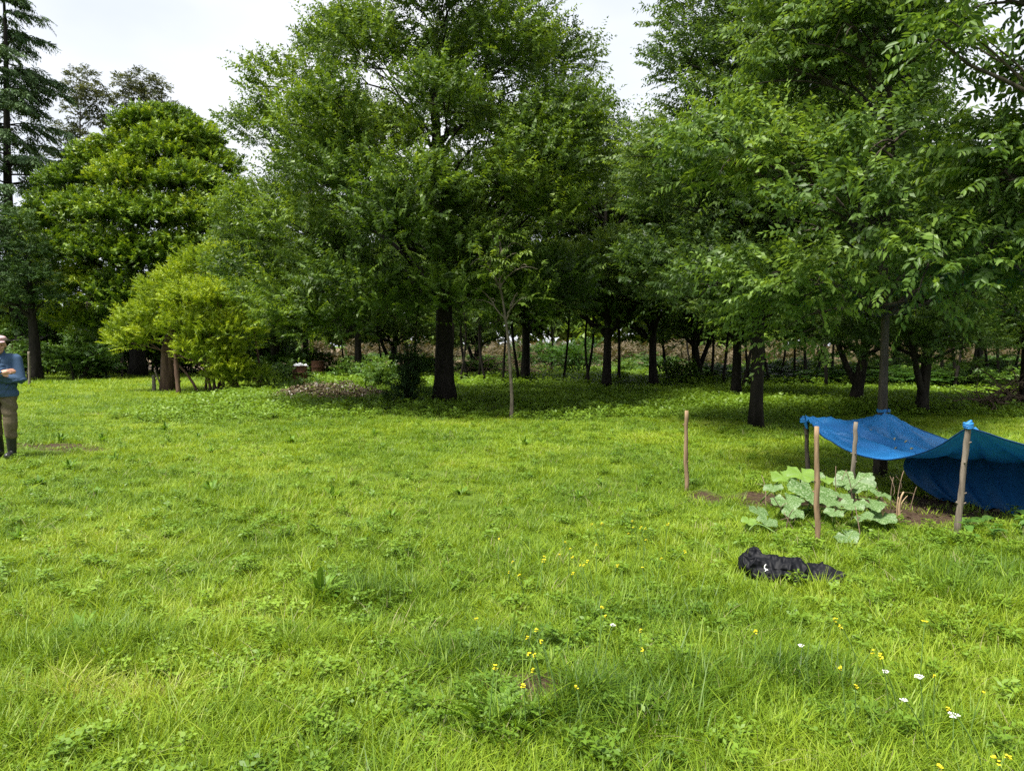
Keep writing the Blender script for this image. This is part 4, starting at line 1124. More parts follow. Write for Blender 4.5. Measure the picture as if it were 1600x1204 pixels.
# small white mark printed on the cloth
dgm = bmesh.new(); dgm.from_mesh(jme)
from mathutils.bvhtree import BVHTree
bv = BVHTree.FromBMesh(dgm)
def on_jacket(px, py):
    o_ = Vector((0, 0, CAMH)) - Vector(JK); d_ = Vector(ray(px, py)).normalized()
    h_ = bv.ray_cast(o_, d_)
    return (np.array(h_[0]) + np.array(h_[1]) * .003) if h_[0] else None
pts = [on_jacket(x_, y_) for x_, y_ in [(1193, 875), (1191, 877), (1190, 880), (1190, 883), (1192, 885), (1195, 886), (1197, 887)]]
pts = [p for p in pts if p is not None]
mb = MB(); mb.tube(pts, [.003, .004, .0045, .0045, .005, .005, .004][:len(pts)], 6)
p2 = [p for p in (on_jacket(1195, 886), on_jacket(1193, 888), on_jacket(1192, 890)) if p is not None]
if len(p2) > 1: mb.tube(p2, .004, 6)
link('logo', mb.mesh('jacket_logo', rough_mat('white_print', (.7, .7, .7), (.8, .8, .8), 20, bump=0), True), jk)
dgm.free()

# ------------------------------------------------------------------ the man at the left edge
PM = gnd(5, 719)
man = tag(empty('person', PM, 0.22), 'person in pink flat cap and blue sweater standing with arms crossed', 'person')
skin = rough_mat('skin', (.40, .20, .13), (.52, .29, .21), 14, rough=.55, bump=.15, spec=.3)
sweat = cloth_mat('blue_sweater', (.032, .062, .120), (.054, .094, .165), 140, bump=.5)
trou = cloth_mat('khaki_trousers', (.085, .068, .040), (.145, .118, .075), 40, bump=.4)
boot = cloth_mat('black_rubber', (.008, .008, .009), (.018, .018, .020), 20, rough=.4, bump=.1, spec=.5)
capm = cloth_mat('pink_cap', (.38, .24, .26), (.51, .35, .37), 120, bump=.4)
hairm = rough_mat('grey_hair', (.22, .21, .20), (.45, .44, .42), 60, bump=.6, stretch=(1, 1, .2))
HR = Euler((.12, 0, .42)).to_matrix()                    # head turned to its left, chin down
HC = np.array([.01, -.03, 1.575])
def hd(x, y, z): return HC + np.array(HR @ Vector((x, y, z)))
hrot = tuple(HR.to_euler())
mb = MB()
ellipsoid(mb, hd(0, .012, .03), (.076, .096, .098), hrot); ellipsoid(mb, hd(0, -.025, -.045), (.058, .066, .072), hrot)      # skull, jaw
ellipsoid(mb, hd(0, -.075, -.088), (.026, .022, .020), hrot)                                                                   # chin
capsule(mb, hd(0, -.082, .012), hd(0, -.108, -.022), .010, .014, 10); ellipsoid(mb, hd(0, -.098, -.026), (.018, .014, .010), hrot)   # nose
capsule(mb, hd(-.036, -.078, .022), hd(.036, -.078, .022), .012, .012, 10)                                                     # brow
for s in (-1, 1):
    ellipsoid(mb, hd(s * .079, .012, -.008), (.010, .020, .032), hrot); ellipsoid(mb, hd(s * .042, -.062, -.022), (.020, .018, .016), hrot)
capsule(mb, hd(-.018, -.088, -.056), hd(.018, -.088, -.056), .008, .008, 8)
capsule(mb, [0, .01, 1.38], hd(0, .02, -.05), .060, .056)
capsule(mb, [0, .01, .98], [0, .02, 1.32], .095, .10); capsule(mb, [-.14, .01, 1.37], [.14, .01, 1.37], .06, .06)
ellipsoid(mb, [0, 0, .92], (.15, .11, .12))
LEGS = [((.095, 0, .9), (.125, -.05, .50), (.115, .0, .10)), ((-.095, .02, .9), (-.12, .07, .50), (-.125, .22, .12))]
for h_, k_, a_ in LEGS:
    capsule(mb, h_, k_, .078, .058); capsule(mb, k_, a_, .056, .036); capsule(mb, (a_[0], a_[1], .06), (a_[0] + .01, a_[1] - .13, .045), .03, .022)
ARMS = [((.195, .01, 1.375), (.275, -.06, 1.10), (-.06, -.205, 1.13)), ((-.195, .01, 1.375), (-.275, -.06, 1.11), (.10, -.225, 1.19))]
for s_, e_, w_ in ARMS:
    capsule(mb, s_, e_, .05, .042); capsule(mb, e_, w_, .040, .028)
def hand(mb, w, fdir, nrm_, thumb):
    w, f_, n_ = np.array(w), nrm(np.array(fdir, float)), nrm(np.array(nrm_, float)); sd = np.cross(f_, n_)
    capsule(mb, w, w + f_ * .075, .026, .030); capsule(mb, w + sd * .022 + f_ * .03, w + sd * .024 + f_ * .08, .017, .015); capsule(mb, w - sd * .022 + f_ * .03, w - sd * .024 + f_ * .08, .017, .015)
    for q, ln_ in zip((-.03, -.010, .010, .029), (.060, .075, .080, .068)):
        a = w + f_ * .085 + sd * q; b = a + f_ * ln_ * .5 + n_ * -.006; c = b + f_ * ln_ * .38 - n_ * .020; d = c + f_ * ln_ * .18 - n_ * .022
        capsule(mb, a, b, .0095, .009, 8); capsule(mb, b, c, .009, .0085, 8); capsule(mb, c, d, .0085, .0075, 8)
    a = w + f_ * .02 + sd * thumb * .028; b = a + f_ * .035 + sd * thumb * .026; c = b + f_ * .035 + sd * thumb * .006
    capsule(mb, a, b, .013, .011, 8); capsule(mb, b, c, .011, .009, 8)
hand(mb, (.10, -.238, 1.19), (.95, .05, .22), (0, -1, .1), 1)
hand(mb, (-.06, -.20, 1.13), (-.95, .12, .05), (0, -1, 0), -1)
link('body', fuse(mb, 'person_body', skin, .0075, 2), man)
for s in (-1, 1):
    mbe = MB(); ellipsoid(mbe, hd(s * .032, -.082, .004), (.0115, .008, .006), hrot, 12, 8)
    link('eye', mbe.mesh('eye', rough_mat('eye_dark', (.02, .014, .01), (.06, .05, .04), 10, rough=.2, bump=0), True), man)
mb = MB(); capsule(mb, hd(-.02, -.096, -.057), hd(.02, -.096, -.057), .0028, .0028, 8)
link('mouth', mb.mesh('mouth', rough_mat('lips', (.18, .07, .06), (.24, .10, .08), 10, bump=0), True), man)
mb = MB()
for s in (-1, 1):
    ellipsoid(mb, hd(s * .070, .035, .0), (.014, .045, .045), hrot)
ellipsoid(mb, hd(0, .085, -.005), (.062, .022, .055), hrot)
link('hair', fuse(mb, 'person_hair', hairm, .006, 2), man)
mb = MB()                                                 # sweater
for z, rx, ry, y in [(.90, .222, .150, .0), (1.0, .205, .145, -.005), (1.12, .185, .135, .0), (1.24, .195, .13, .01), (1.33, .19, .115, .015)]:
    ellipsoid(mb, [0, y, z], (rx, ry, .13), seg=24, rings=14)
capsule(mb, [-.13, .015, 1.385], [.13, .015, 1.385], .075, .075); capsule(mb, [0, .015, 1.40], [0, .008, 1.46], .082, .070)
for s_, e_, w_ in ARMS:
    capsule(mb, s_, e_, .078, .064); capsule(mb, e_, w_, .064, .046)
sme = fuse(mb, 'person_sweater', sweat, .010, 4)
displace(sme, lambda c: .010 * np.sin(c[:, 2] * 48 + c[:, 0] * 14 + 8 * fbm(c[:, 0] * 6 + 9, c[:, 2] * 6 + 4) * 3) * (fbm(c[:, 0] * 5 + 3, c[:, 2] * 5 + 8) > .45) + .004)
# trim below the hem
bm_ = bmesh.new(); bm_.from_mesh(sme)
bmesh.ops.bisect_plane(bm_, geom=bm_.verts[:] + bm_.edges[:] + bm_.faces[:], plane_co=(0, 0, .865), plane_no=(0, 0, 1), clear_inner=True)
bm_.to_mesh(sme); bm_.free()
link('sweater', sme, man)
mb = MB()
ellipsoid(mb, [0, .0, .90], (.165, .122, .11), seg=24)
for h_, k_, a_ in LEGS:
    k2_ = np.array(k_); a2_ = k2_ + (np.array(a_) - k2_) * .42
    capsule(mb, h_, k_, .102, .088); capsule(mb, k_, a2_, .090, .078)
tme = fuse(mb, 'person_trousers', trou, .009, 4)
displace(tme, lambda c: .009 * np.sin(c[:, 2] * 45 + c[:, 0] * 20 + 6 * fbm(c[:, 0] * 8 + 9, c[:, 2] * 4 + 4)) * (fbm(c[:, 0] * 4 + 3, c[:, 2] * 4 + 8) > .42))
link('trousers', tme, man)
for h_, k_, a_ in LEGS:
    mb = MB(); k2_, a2_ = np.array(k_), np.array(a_)
    t0 = k2_ + (a2_ - k2_) * .30
    capsule(mb, t0, a2_, .070, .056); capsule(mb, a2_, [a2_[0], a2_[1] + .015, .05], .056, .05)
    capsule(mb, [a2_[0], a2_[1] + .02, .045], [a2_[0] + .02, a2_[1] - .19, .042], .048, .044); ellipsoid(mb, [a2_[0] + .015, a2_[1] - .13, .055], (.05, .11, .05))
    bme = fuse(mb, 'boot', boot, .007, 4)
    link('boot', bme, man)
mb = MB()
ellipsoid(mb, hd(0, .012, .085), (.100, .118, .045), hrot, 20, 12); ellipsoid(mb, hd(0, -.01, .105), (.088, .105, .032), hrot, 20, 12)
cp = link('cap', fuse(mb, 'person_cap', capm, .006, 3), man)
mb = MB(); ellipsoid(mb, hd(0, -.105, .062), (.070, .048, .010), (hrot[0] + .25, hrot[1], hrot[2]), 18, 8)
link('brim', mb.mesh('cap_brim', capm, True), cp)

# ------------------------------------------------------------------ rusty barrels and litter under the trees
rust = rough_mat('rusty_steel', (.045, .022, .015), (.15, .065, .040), 7, rough=.8, bump=.4, c3=(.10, .07, .06))
def barrel(px, py, sc, label):
    b = gnd(px, py)
    prof_ = [(.0, 0), (.27, 0), (.285, .02), (.275, .05), (.275, .27), (.29, .285), (.275, .30), (.275, .56), (.29, .575), (.275, .59), (.275, .82), (.29, .85), (.26, .85), (.255, .70), (0, .70)]
    k = 28; th = np.linspace(0, 2 * np.pi, k, endpoint=False)
    V = np.array([[r * math.cos(t) * (1 + .012 * math.sin(3 * t + z * 6)), r * math.sin(t), z] for r, z in prof_ for t in th])
    q = [[i * k + j, i * k + (j + 1) % k, (i + 1) * k + (j + 1) % k, (i + 1) * k + j] for i in range(len(prof_) - 1) for j in range(k)]
    o = link('steel_barrel', mesh_from('steel_barrel', V, np.array(q), rust, True), None, b); o.scale = (sc,) * 3
    return tag(o, label, 'barrel')
b1_ = barrel(469, 606, 1.0, 'rusty steel barrel filled with white rubbish under the trees')
b2_ = barrel(497, 594, 1.05, 'rusty steel barrel standing behind the one with white rubbish')
mb = MB()
for i in range(9):
    ellipsoid(mb, [rng.normal(0, .11), rng.normal(0, .1), .80 + .10 * rng.random()], (.09 + .05 * rng.random(), .08, .06 + .03 * rng.random()), (rng.random(), rng.random(), 0), 10, 6)
rb = fuse(mb, 'rubbish_bag', cloth_mat('white_plastic', (.5, .52, .55), (.75, .77, .8), 12, rough=.4, bump=.5), .02, 1)
displace(rb, lambda c: .02 * np.sin(c[:, 0] * 50 + c[:, 1] * 70))
tag(link('rubbish_bag', rb, None, b1_.location), 'crumpled white plastic rubbish on top of the front barrel', 'rubbish')

lit = leaf_mat('leaf_litter', [(0, (.045, .034, .018)), (.5, (.13, .098, .056)), (.85, (.25, .20, .13)), (1, (.55, .53, .48))], trans=.05, rough=.8)
def litter(px, py, rx, ry, nn, h, name, label):
    c = gnd(px, py)
    a = rng.random(nn) * 6.283; r = np.sqrt(rng.random(nn))
    x, y = r * np.cos(a) * rx, r * np.sin(a) * ry
    z = h * np.clip(1 - r ** 2, 0, 1) * (0.4 + .9 * fbm(x + 9, y + 4, 1.5)) * rng.random(nn) ** .5 + .01
    P_ = np.stack([x, y, z], -1)
    D_ = nrm(rng.normal(0, 1, (nn, 3)) * [1, 1, .4]); N_ = nrm(np.array([0, 0, 1]) + rng.normal(0, .5, (nn, 3))); N_ = nrm(N_ - D_ * np.sum(N_ * D_, -1, keepdims=True)); S_ = np.cross(D_, N_)
    L_ = ((.05 + .09 * rng.random(nn) ** 2) * (1 if nn > 300 else .5))[:, None]; W_ = L_ * .5
    V = np.stack([P_ - D_ * L_ * .5, P_ + S_ * W_ * .5 + N_ * .015, P_ + D_ * L_ * .5, P_ - S_ * W_ * .5 + N_ * .01], 1).reshape(-1, 3)
    return tag(link(name, mesh_from(name, V, np.arange(nn * 4).reshape(-1, 4), lit, False, np.clip(rng.normal(.45 if nn > 300 else .12, .25 if nn > 300 else .15, nn), 0, 1)), None, c), label, 'litter', kind='stuff')
litter(515, 622, 2.2, 1.8, 5200, .55, 'leaf_litter', 'brown leaf litter and pale scraps heaped left of the conical shrub')
litter(345, 637, 1.7, .7, 900, .06, 'leaf_litter', 'brown leaf litter in front of the golden bush')
litter(740, 641, 1.8, .9, 700, .04, 'leaf_litter', 'dry leaves around the foot of the big elm')
litter(1450, 798, .8, .6, 260, .012, 'leaf_litter', 'dark crumbs and dry bits on the soil under the tarp')

def brush(px, py, rx, ry, h, nn, label):
    c = gnd(px, py); mb = MB()
    for i in range(nn):
        a = rng.random() * 6.28; r = math.sqrt(rng.random())
        p = np.array([r * math.cos(a) * rx, r * math.sin(a) * ry, h * (1 - r) * rng.random() + .05])
        d = nrm(rng.normal(0, 1, 3) * [1, 1, .45]); L_ = rng.uniform(.4, 1.3)
        e = p + d * L_; e[2] = max(e[2], .02)
        mb.tube(bez(p, (p + e) / 2 + rng.normal(0, .1, 3), e, 5), np.linspace(.016, .004, 5) * rng.uniform(.6, 1.6), 4, cap=False)
    return tag(link('brush_pile', mb.mesh('brush_pile', M['twig'], True), None, c), label, 'brush pile', kind='stuff')
brush(1596, 640, 1.5, 1.0, .95, 260, 'heap of dead brown branches at the right edge of the grove')
brush(772, 592, 3.0, 1.4, 1.5, 300, 'tangle of dead branches behind the pale sapling')
brush(1120, 590, 2.8, 1.4, .9, 160, 'tangle of dead branches behind the round bush')

# brick shed glimpsed behind the man
SH = at(-8, 575, 43); SH[2] = 0
sh = tag(empty('brick_shed', SH, .2), 'small dark shed glimpsed behind the person at the left edge', 'shed')
mb = MB(); mb.box((-2, 0, 0), (2, 2.4, 2.0)); link('wall', mb.mesh('shed_wall', rough_mat('old_brick', (.10, .045, .030), (.20, .10, .07), 14, bump=.5), False), sh)
mb = MB(); mb.add([[-2.4, -.4, 1.85], [2.4, -.4, 1.85], [2.4, 2.8, 2.45], [-2.4, 2.8, 2.45], [-2.4, -.4, 1.93], [2.4, -.4, 1.93], [2.4, 2.8, 2.53], [-2.4, 2.8, 2.53]], [[0, 3, 2, 1], [4, 5, 6, 7], [0, 1, 5, 4], [1, 2, 6, 5], [2, 3, 7, 6], [3, 0, 4, 7]])
link('roof', mb.mesh('shed_roof', rough_mat('dark_sheet', (.05, .045, .04), (.11, .10, .09), 6, bump=.3), False), sh)
mb = MB(); mb.box((-.2, -.06, 0), (.7, -.004, 1.7)); dr_ = link('door', mb.mesh('shed_door', M['stake_grey'], False), sh)
mb = MB(); mb.box((.55, -.10, .85), (.6, -.064, 1.0)); link('handle', mb.mesh('shed_handle', rust, False), dr_)

# ------------------------------------------------------------------ meadow plants that stand out
# feathery rosette in the foreground
FR = gnd(772, 1135)
fr = tag(empty('feathery_weed', FR), 'feathery green thistle like rosette in the front centre beside the bare mound', 'plant')
def frond(seed):
    g_ = np.random.default_rng(seed); k = 46; s = np.linspace(.06, 1, k)
    rib = np.stack([.03 * np.sin(s * 3 + seed), s * .92, .42 * s - .38 * s ** 2], -1)
    Vs, q = [], []
    for i in range(k):
        w = .10 * math.sin(math.pi * min(1, s[i] * .93 + .05)) ** .7 + .015
        for sg in (-1, 1):
            for lay in (0, 1):
                d = nrm(np.array([sg, .45 + .2 * g_.normal(), .35 + .3 * g_.normal() + .35 * lay])); p = rib[i] + [0, .008 * g_.normal(), 0]
                nn_ = nrm(np.cross(d, [0, 1, .2])); sd = np.cross(d, nn_); L_ = w * (.75 + .4 * g_.random()) * (1 - .35 * lay); ww = L_ * .30 + .004
                b0_ = len(Vs); Vs += [p, p + d * L_ * .5 + sd * ww * .5, p + d * L_, p + d * L_ * .5 - sd * ww * .5]; q.append([b0_, b0_ + 1, b0_ + 2, b0_ + 3])
    mb = MB(); mb.tube(rib, np.linspace(.012, .004, k), 5)
    n0 = len(Vs); V = np.vstack([np.array(Vs), np.vstack(mb.v)])
    Q = np.vstack([np.array(q), np.vstack(mb.q) + n0])
    return mesh_from('frond', V, Q, M['herb'], False, np.clip(g_.normal(.55, .2, len(Q)), 0, 1))
M['herb'] = leaf_mat('herb_leaf', [(0, (.045, .11, .012)), (.5, (.105, .21, .018)), (1, (.18, .30, .03))], trans=.35)
frs = [frond(i) for i in range(4)]
for i in range(34):
    f_ = link('frond', frs[i % 4], fr, (rng.normal(0, .03), rng.normal(0, .03), .0))
    z_ = rng.uniform(.15, .29); f_.scale = (z_, z_, z_); f_.rotation_euler = (rng.uniform(0, .8), rng.normal(0, .3), i * 2.4 + rng.normal(0, .5))

# darker weed clumps on the lawn
def clump_mesh(seed, nb, L, W, up):
    g_ = np.random.default_rng(seed); Vs, q = [], []
    for i in range(nb):
        az = g_.random() * 6.28; el = up + .3 * g_.normal(); d = np.array([math.cos(az) * math.cos(el), math.sin(az) * math.cos(el), max(.1, math.sin(el))])
        sd = nrm(np.cross(d, [0, 0, 1])); l_ = L * (.6 + .6 * g_.random()); w_ = W * (.7 + .6 * g_.random()); b0_ = len(Vs)
        c = lambda s, z: d * l_ * s - np.array([0, 0, z * l_])
        Vs += [c(0, 0), c(.35, .03) + sd * w_ * .5, c(.35, .03) - sd * w_ * .5, c(.72, .14) + sd * w_ * .42, c(.72, .14) - sd * w_ * .42, c(1, .32)]
        q += [[b0_, b0_ + 1, b0_ + 2, b0_ + 2], [b0_ + 1, b0_ + 3, b0_ + 4, b0_ + 2], [b0_ + 3, b0_ + 5, b0_ + 5, b0_ + 4]]
    tr_ = [[a, b, c] for a, b, c, d in q if c == d] + [[a, b, d] for a, b, c, d in q if b == c]
    qq = [[a, b, c, d] for a, b, c, d in q if c != d and b != c]
    return mesh_from('weed_clump', np.array(Vs), [np.array(qq), np.array(tr_)], M['herb'], False, np.clip(g_.normal(.4, .2, len(qq) + len(tr_)), 0, 1))
cms = [clump_mesh(i, 18 + 6 * i, .15, .022, .8) for i in range(3)] + [clump_mesh(9, 22, .17, .03, .9)]
wpx = [(200, 912), (150, 775), (310, 684), (258, 674), (372, 692), (330, 708), (95, 690), (160, 690), (405, 660), (540, 715), (430, 820), (500, 935), (330, 770), (235, 735), (60, 760), (480, 742), (640, 752), (720, 772), (905, 780), (180, 720), (290, 720), (125, 1000), (110, 735), (455, 690), (585, 680), (30, 850), (610, 810), (520, 780), (265, 640), (210, 655), (700, 700), (820, 700)]
for i, (px, py) in enumerate(wpx):
    p = gnd(px, py); o = link('weed_clump', cms[i % 4], None, p); z_ = rng.uniform(.75, 1.35); o.scale = (z_, z_, z_ * rng.uniform(.8, 1.3)); o.rotation_euler = (0, 0, i * 1.9)
    w_ = 'left half' if px < 420 else 'middle'
    tag(o, 'small darker green weed clump on the %s of the lawn' % w_, 'weed', 'weed clumps on the %s of the lawn' % w_)
wpx[0]

# yellow and white wild flowers
yel = rough_mat('yellow_petal', (.60, .50, .012), (.74, .64, .03), 40, rough=.6, bump=0)
whi = rough_mat('white_petal', (.66, .68, .58), (.80, .80, .74), 40, rough=.6, bump=0)
def flower(px, py, hgt, kind, size, label, grp):
    r = ray(px, py); t = (hgt - CAMH) / r[2]; head = np.array([0, 0, CAMH]) + r * t
    b = np.array([head[0] + rng.normal(0, .25 * hgt), head[1] + rng.normal(0, .12 * hgt), 0]); b[2] = float(gz(b[0], b[1]))
    root = tag(empty('wildflower', b), label, 'flower', grp)
    e = head - b; mb = MB(); mb.tube(bez([0, 0, -.02], [e[0] * .2, e[1] * .2, e[2] * .6], e, 8), np.linspace(.0028, .0018, 8), 4, cap=False)
    link('stem', mb.mesh('flower_stem', M['stem'], True), root)
    mb = MB()
    if kind == 'y':
        for i in range(7):
            p = e + [rng.normal(0, size * .28), rng.normal(0, size * .28), -size * 1.4 * rng.random() + size * .4]
            for k in range(4):
                a = k * 1.57 + rng.random(); d = np.array([math.cos(a), math.sin(a), .45]) * size * .42; sd = np.array([-math.sin(a), math.cos(a), 0]) * size * .2
                mb.add([p, p + d * .6 + sd, p + d, p + d * .6 - sd], [[0, 1, 2, 3]])
    else:
        for i in range(22):
            a, rr_ = rng.random() * 6.28, size * math.sqrt(rng.random()); p = e + np.array([rr_ * math.cos(a), rr_ * math.sin(a), .3 * size * (1 - (rr_ / size) ** 2) + rng.normal(0, .05) * size])
            mb.tube(np.array([e - [0, 0, size * .5], p]), .0009, 3, cap=False)
            s_ = size * .15; ellipsoid(mb, p, (s_, s_, s_ * .6), seg=6, rings=4)
    link('flower_head', mb.mesh('flower_head', yel if kind == 'y' else whi, False), root)
Yn = [(744, 965), (838, 983), (823, 995), (846, 1000), (827, 1020), (835, 1022), (832, 1045), (818, 1069), (774, 1040), (940, 948), (945, 962), (1004, 1014), (1000, 984), (900, 1072), (1304, 967), (1313, 978), (1446, 967), (1181, 985), (1363, 1016), (1376, 1024), (1536, 1080), (1337, 1070), (1482, 1106), (1556, 1183), (1574, 1180), (1468, 1198), (1313, 1042), (1460, 1055), (1003, 886), (932, 850)]
for px, py in Yn:
    flower(px, py, rng.uniform(.20, .34), 'y', rng.uniform(.010, .016), 'yellow flower stalk in the front meadow grass', 'yellow flowers in the front of the meadow')
for i in range(26):
    px, py = rng.normal(930, 80), rng.uniform(812, 900)
    flower(px, py, rng.uniform(.14, .25), 'y', rng.uniform(.010, .015), 'tiny yellow flower in the tall grass mid meadow', 'tiny yellow flowers mid meadow')
for px, py, s in [(958, 976, .032), (1490, 1117, .045), (1437, 1057, .040), (1252, 1008, .03), (1384, 1049, .035), (1412, 1093, .03)]:
    flower(px, py, rng.uniform(.18, .28), 'w', s * .48, 'white umbel flower head in the meadow grass', 'white umbel flowers in the meadow')
# ------------------------------------------------------------------ grass
M['grass'] = leaf_mat('grass_blade', [(0.0, (0.040, 0.094, 0.010)), (0.3, (0.106, 0.194, 0.012)), (0.65, (0.214, 0.312, 0.017)), (0.92, (0.292, 0.360, 0.040)), (1.0, (0.36, 0.36, 0.12))], trans=0.38, rough=0.5, spec=0.3, instancer=True)
M['weed'] = leaf_mat('weed_leaf', [(0.0, (0.050, 0.115, 0.014)), (0.5, (0.120, 0.215, 0.018)), (1.0, (0.21, 0.32, 0.03))], trans=0.35, rough=0.5, instancer=True)
M['dry'] = leaf_mat('dry_blade', [(0.0, (0.22, 0.19, 0.09)), (1.0, (0.36, 0.33, 0.18))], trans=0.25, rough=0.6, instancer=True)

def blades(nb, h, spread, width, lean=0.5, curl=0.5, seg=3, tint0=0.5):
    r = np.sqrt(rng.random(nb)) * spread; th = rng.random(nb) * 2 * np.pi
    base = np.stack([r * np.cos(th), r * np.sin(th), np.zeros(nb) - 0.01], -1)
    az = th + rng.normal(0, 1.0, nb)
    dv = np.stack([np.cos(az), np.sin(az), np.zeros(nb)], -1)
    hh = h[0] + (h[1] - h[0]) * rng.random(nb)
    ln = np.abs(rng.normal(0, lean, nb)) + 0.1; cu = np.abs(rng.normal(0, curl, nb))
    sd = np.stack([-np.sin(az + rng.normal(0, .5, nb)), np.cos(az), np.zeros(nb)], -1)
    ss = np.linspace(0, 1, seg + 1)
    V = []
    for s in ss:
        c = base + dv * (hh * (ln * s + cu * s * s) * .7)[:, None] + np.array([0, 0, 1.0]) * (hh * (s - 0.38 * cu * s * s))[:, None]
        w = width * (1 - s ** 1.8) * (0.6 + 0.4 * min(1, s * 4)) * .5
        V.append(c - sd * w); V.append(c + sd * w)
    V = np.stack(V, 1)                                     # nb, 2*(seg+1), 3
    V = V[:, :-1]                                          # single tip vertex
    nv = V.shape[1]
    i = np.arange(nb)[:, None] * nv
    q = np.concatenate([i + np.array([[2 * k, 2 * k + 1, 2 * k + 3, 2 * k + 2]]) for k in range(seg - 1)], 0)
    t = i + np.array([[2 * seg - 2, 2 * seg - 1, 2 * seg]])
    tb = np.clip(tint0 + rng.normal(0, .36, nb), 0, 1)
    return V.reshape(-1, 3), q, t, np.concatenate([np.tile(tb, seg - 1), tb])

def disc_leaves(nb, h, spread, L, ratio=.8, tint0=.5, tri=False):
    """small broad leaves on short stalks: clover and seedlings"""
    Vs, Q, T = [], [], []
    th = rng.random(nb) * 2 * np.pi; r = np.sqrt(rng.random(nb)) * spread
    P = np.stack([r * np.cos(th), r * np.sin(th), h[0] + (h[1] - h[0]) * rng.random(nb)], -1)
    k = 3 if tri else 1
    P = np.repeat(P, k, 0)
    az = (rng.random(nb)[:, None] * 6.28 + np.arange(k)[None, :] * 2.1).ravel()
    D = nrm(np.stack([np.cos(az), np.sin(az), .25 * rng.normal(0, 1, len(az))], -1))
    N = nrm(np.array([0, 0, 1.0]) + rng.normal(0, .35, D.shape)); N = nrm(N - D * np.sum(N * D, -1, keepdims=True)); S = np.cross(D, N)
    LL = (L * (.6 + .7 * rng.random(len(az))))[:, None]; W = LL * ratio
    V = np.stack([P, P + D * LL * .55 + S * W * .5 + N * LL * .08, P + D * LL, P + D * LL * .55 - S * W * .5 + N * LL * .08], 1).reshape(-1, 3)
    return V, np.arange(len(V)).reshape(-1, 4), np.clip(tint0 + rng.normal(0, .25, len(az)), 0, 1)

tuft_col = bpy.data.collections.new('grass_tufts')
def tuft(nm, V, faces, mat, ti):
    o = bpy.data.objects.new(nm, mesh_from(nm, V, faces, mat, False, ti)); tuft_col.objects.link(o)
KIND = {}
def reg(kind, nm):
    KIND.setdefault(kind, []).append(len(tuft_col.objects) - 1)
idx = 0
def grass_kind(kind, count, **k):
    for i in range(count):
        nm = 'k%02d' % len(tuft_col.objects)
        V, q, t, tb = blades(**k)
        tuft(nm, V, [q, t], M['dry'] if kind == 'dry' else M['grass'], tb); reg(kind, nm)
grass_kind('short', 5, nb=34, h=(.035, .095), spread=.085, width=.0052, lean=.55, curl=.6)
grass_kind('mid', 5, nb=30, h=(.06, .135), spread=.075, width=.0055, lean=.55, curl=.8)
grass_kind('long', 4, nb=34, h=(.10, .20), spread=.07, width=.0062, lean=.5, curl=1.0, seg=4, tint0=.35)
grass_kind('coarse', 4, nb=30, h=(.05, .12), spread=.16, width=.013, lean=.6, curl=.7)
grass_kind('dry', 2, nb=7, h=(.08, .22), spread=.06, width=.004, lean=.6, curl=.6)
for i in range(4):
    V, q, tb = disc_leaves(26, (.02, .075), .09, .022, .9, tri=True); nm = 'k%02d' % len(tuft_col.objects)
    tuft(nm, V, [q], M['weed'], tb); reg('clover', nm)
for i in range(3):
    V, q, tb = disc_leaves(40, (.04, .20), .16, .075, .55, tri=False); nm = 'k%02d' % len(tuft_col.objects)
    tuft(nm, V, [q], M['weed'], tb); reg('cover', nm)
for i in range(3):
    V, q, tb = disc_leaves(20, (.02, .10), .06, .035, .45, tri=True); nm = 'k%02d' % len(tuft_col.objects)
    tuft(nm, V, [q], M['weed'], tb); reg('herb', nm)

def scatter_zone(y0, y1, dens, margin=1.6):
    hw = lambda y: 0.70 * y + margin
    area = 2 * np.mean([hw(y0), hw(y1)]) * (y1 - y0)
    nn = int(area * dens)
    y = y0 + (y1 - y0) * rng.random(nn * 2)
    keep = rng.random(nn * 2) < hw(y) / hw(y1)
    y = y[keep][:nn]
    x = (rng.random(len(y)) * 2 - 1) * hw(y)
    return x, y

EX = [(PM[0] + .1, PM[1] - .12, .22), (PM[0] - .1, PM[1] + .05, .2)] + [(JK[0] + dx_, JK[1] + dy_, .12) for dx_, dy_ in ((-.25, .06), (-.12, .03), (0, 0), (.13, -.05), (.25, -.07))]      # spots kept free of tufts: (x, y, r)
GP = []      # columns x, y, kind index, scale, shade, zscale
def emit(x, y, kind, sc, shade, zs=1.0):
    k = np.array(KIND[kind])
    ki = k[rng.integers(0, len(k), len(x))]
    GP.append(np.stack([x, y, ki, np.broadcast_to(sc, x.shape), np.broadcast_to(shade, x.shape), np.broadcast_to(zs, x.shape)], -1))

def lawn_shade(x, y):
    """patchy species tint, 0 = deep green, .6 = yellow green"""
    b = 0.30 + 0.48 * (fbm(x, y, 0.55) - .5) + 0.45 * (fbm(x + 40, y - 9, 1.9) - .5) + rng.normal(0, .07, len(x))
    q_ = gnd(110, 1090)
    return b + .5 * np.exp(-(((x - q_[0]) / .38) ** 2 + ((y - q_[1]) / .2) ** 2)) + .22 * np.clip(fbm(x - 30, y + 12, 1.1) - .62, 0, 1) * 4
def tall_mask(x, y):
    """where the taller meadow grass stands: centre right of the lawn and the foreground"""
    a_ = np.exp(-(((x - 0.9) / 1.5) ** 2 + ((y - 5.6) / 1.1) ** 2)) * .8
    b_ = np.clip((4.9 - y) / 2.2, 0, 1)
    c_ = -.9 * np.exp(-(((x - 3.2) / 1.4) ** 2 + ((y - 6.4) / 1.1) ** 2)) + np.exp(-(((x - 2.6) / 1.3) ** 2 + ((y - 4.4) / 0.8) ** 2)) * .6
    return np.clip(a_ + b_ + c_ + (fbm(x, y, .8) - .5) * 1.3, 0, 1)
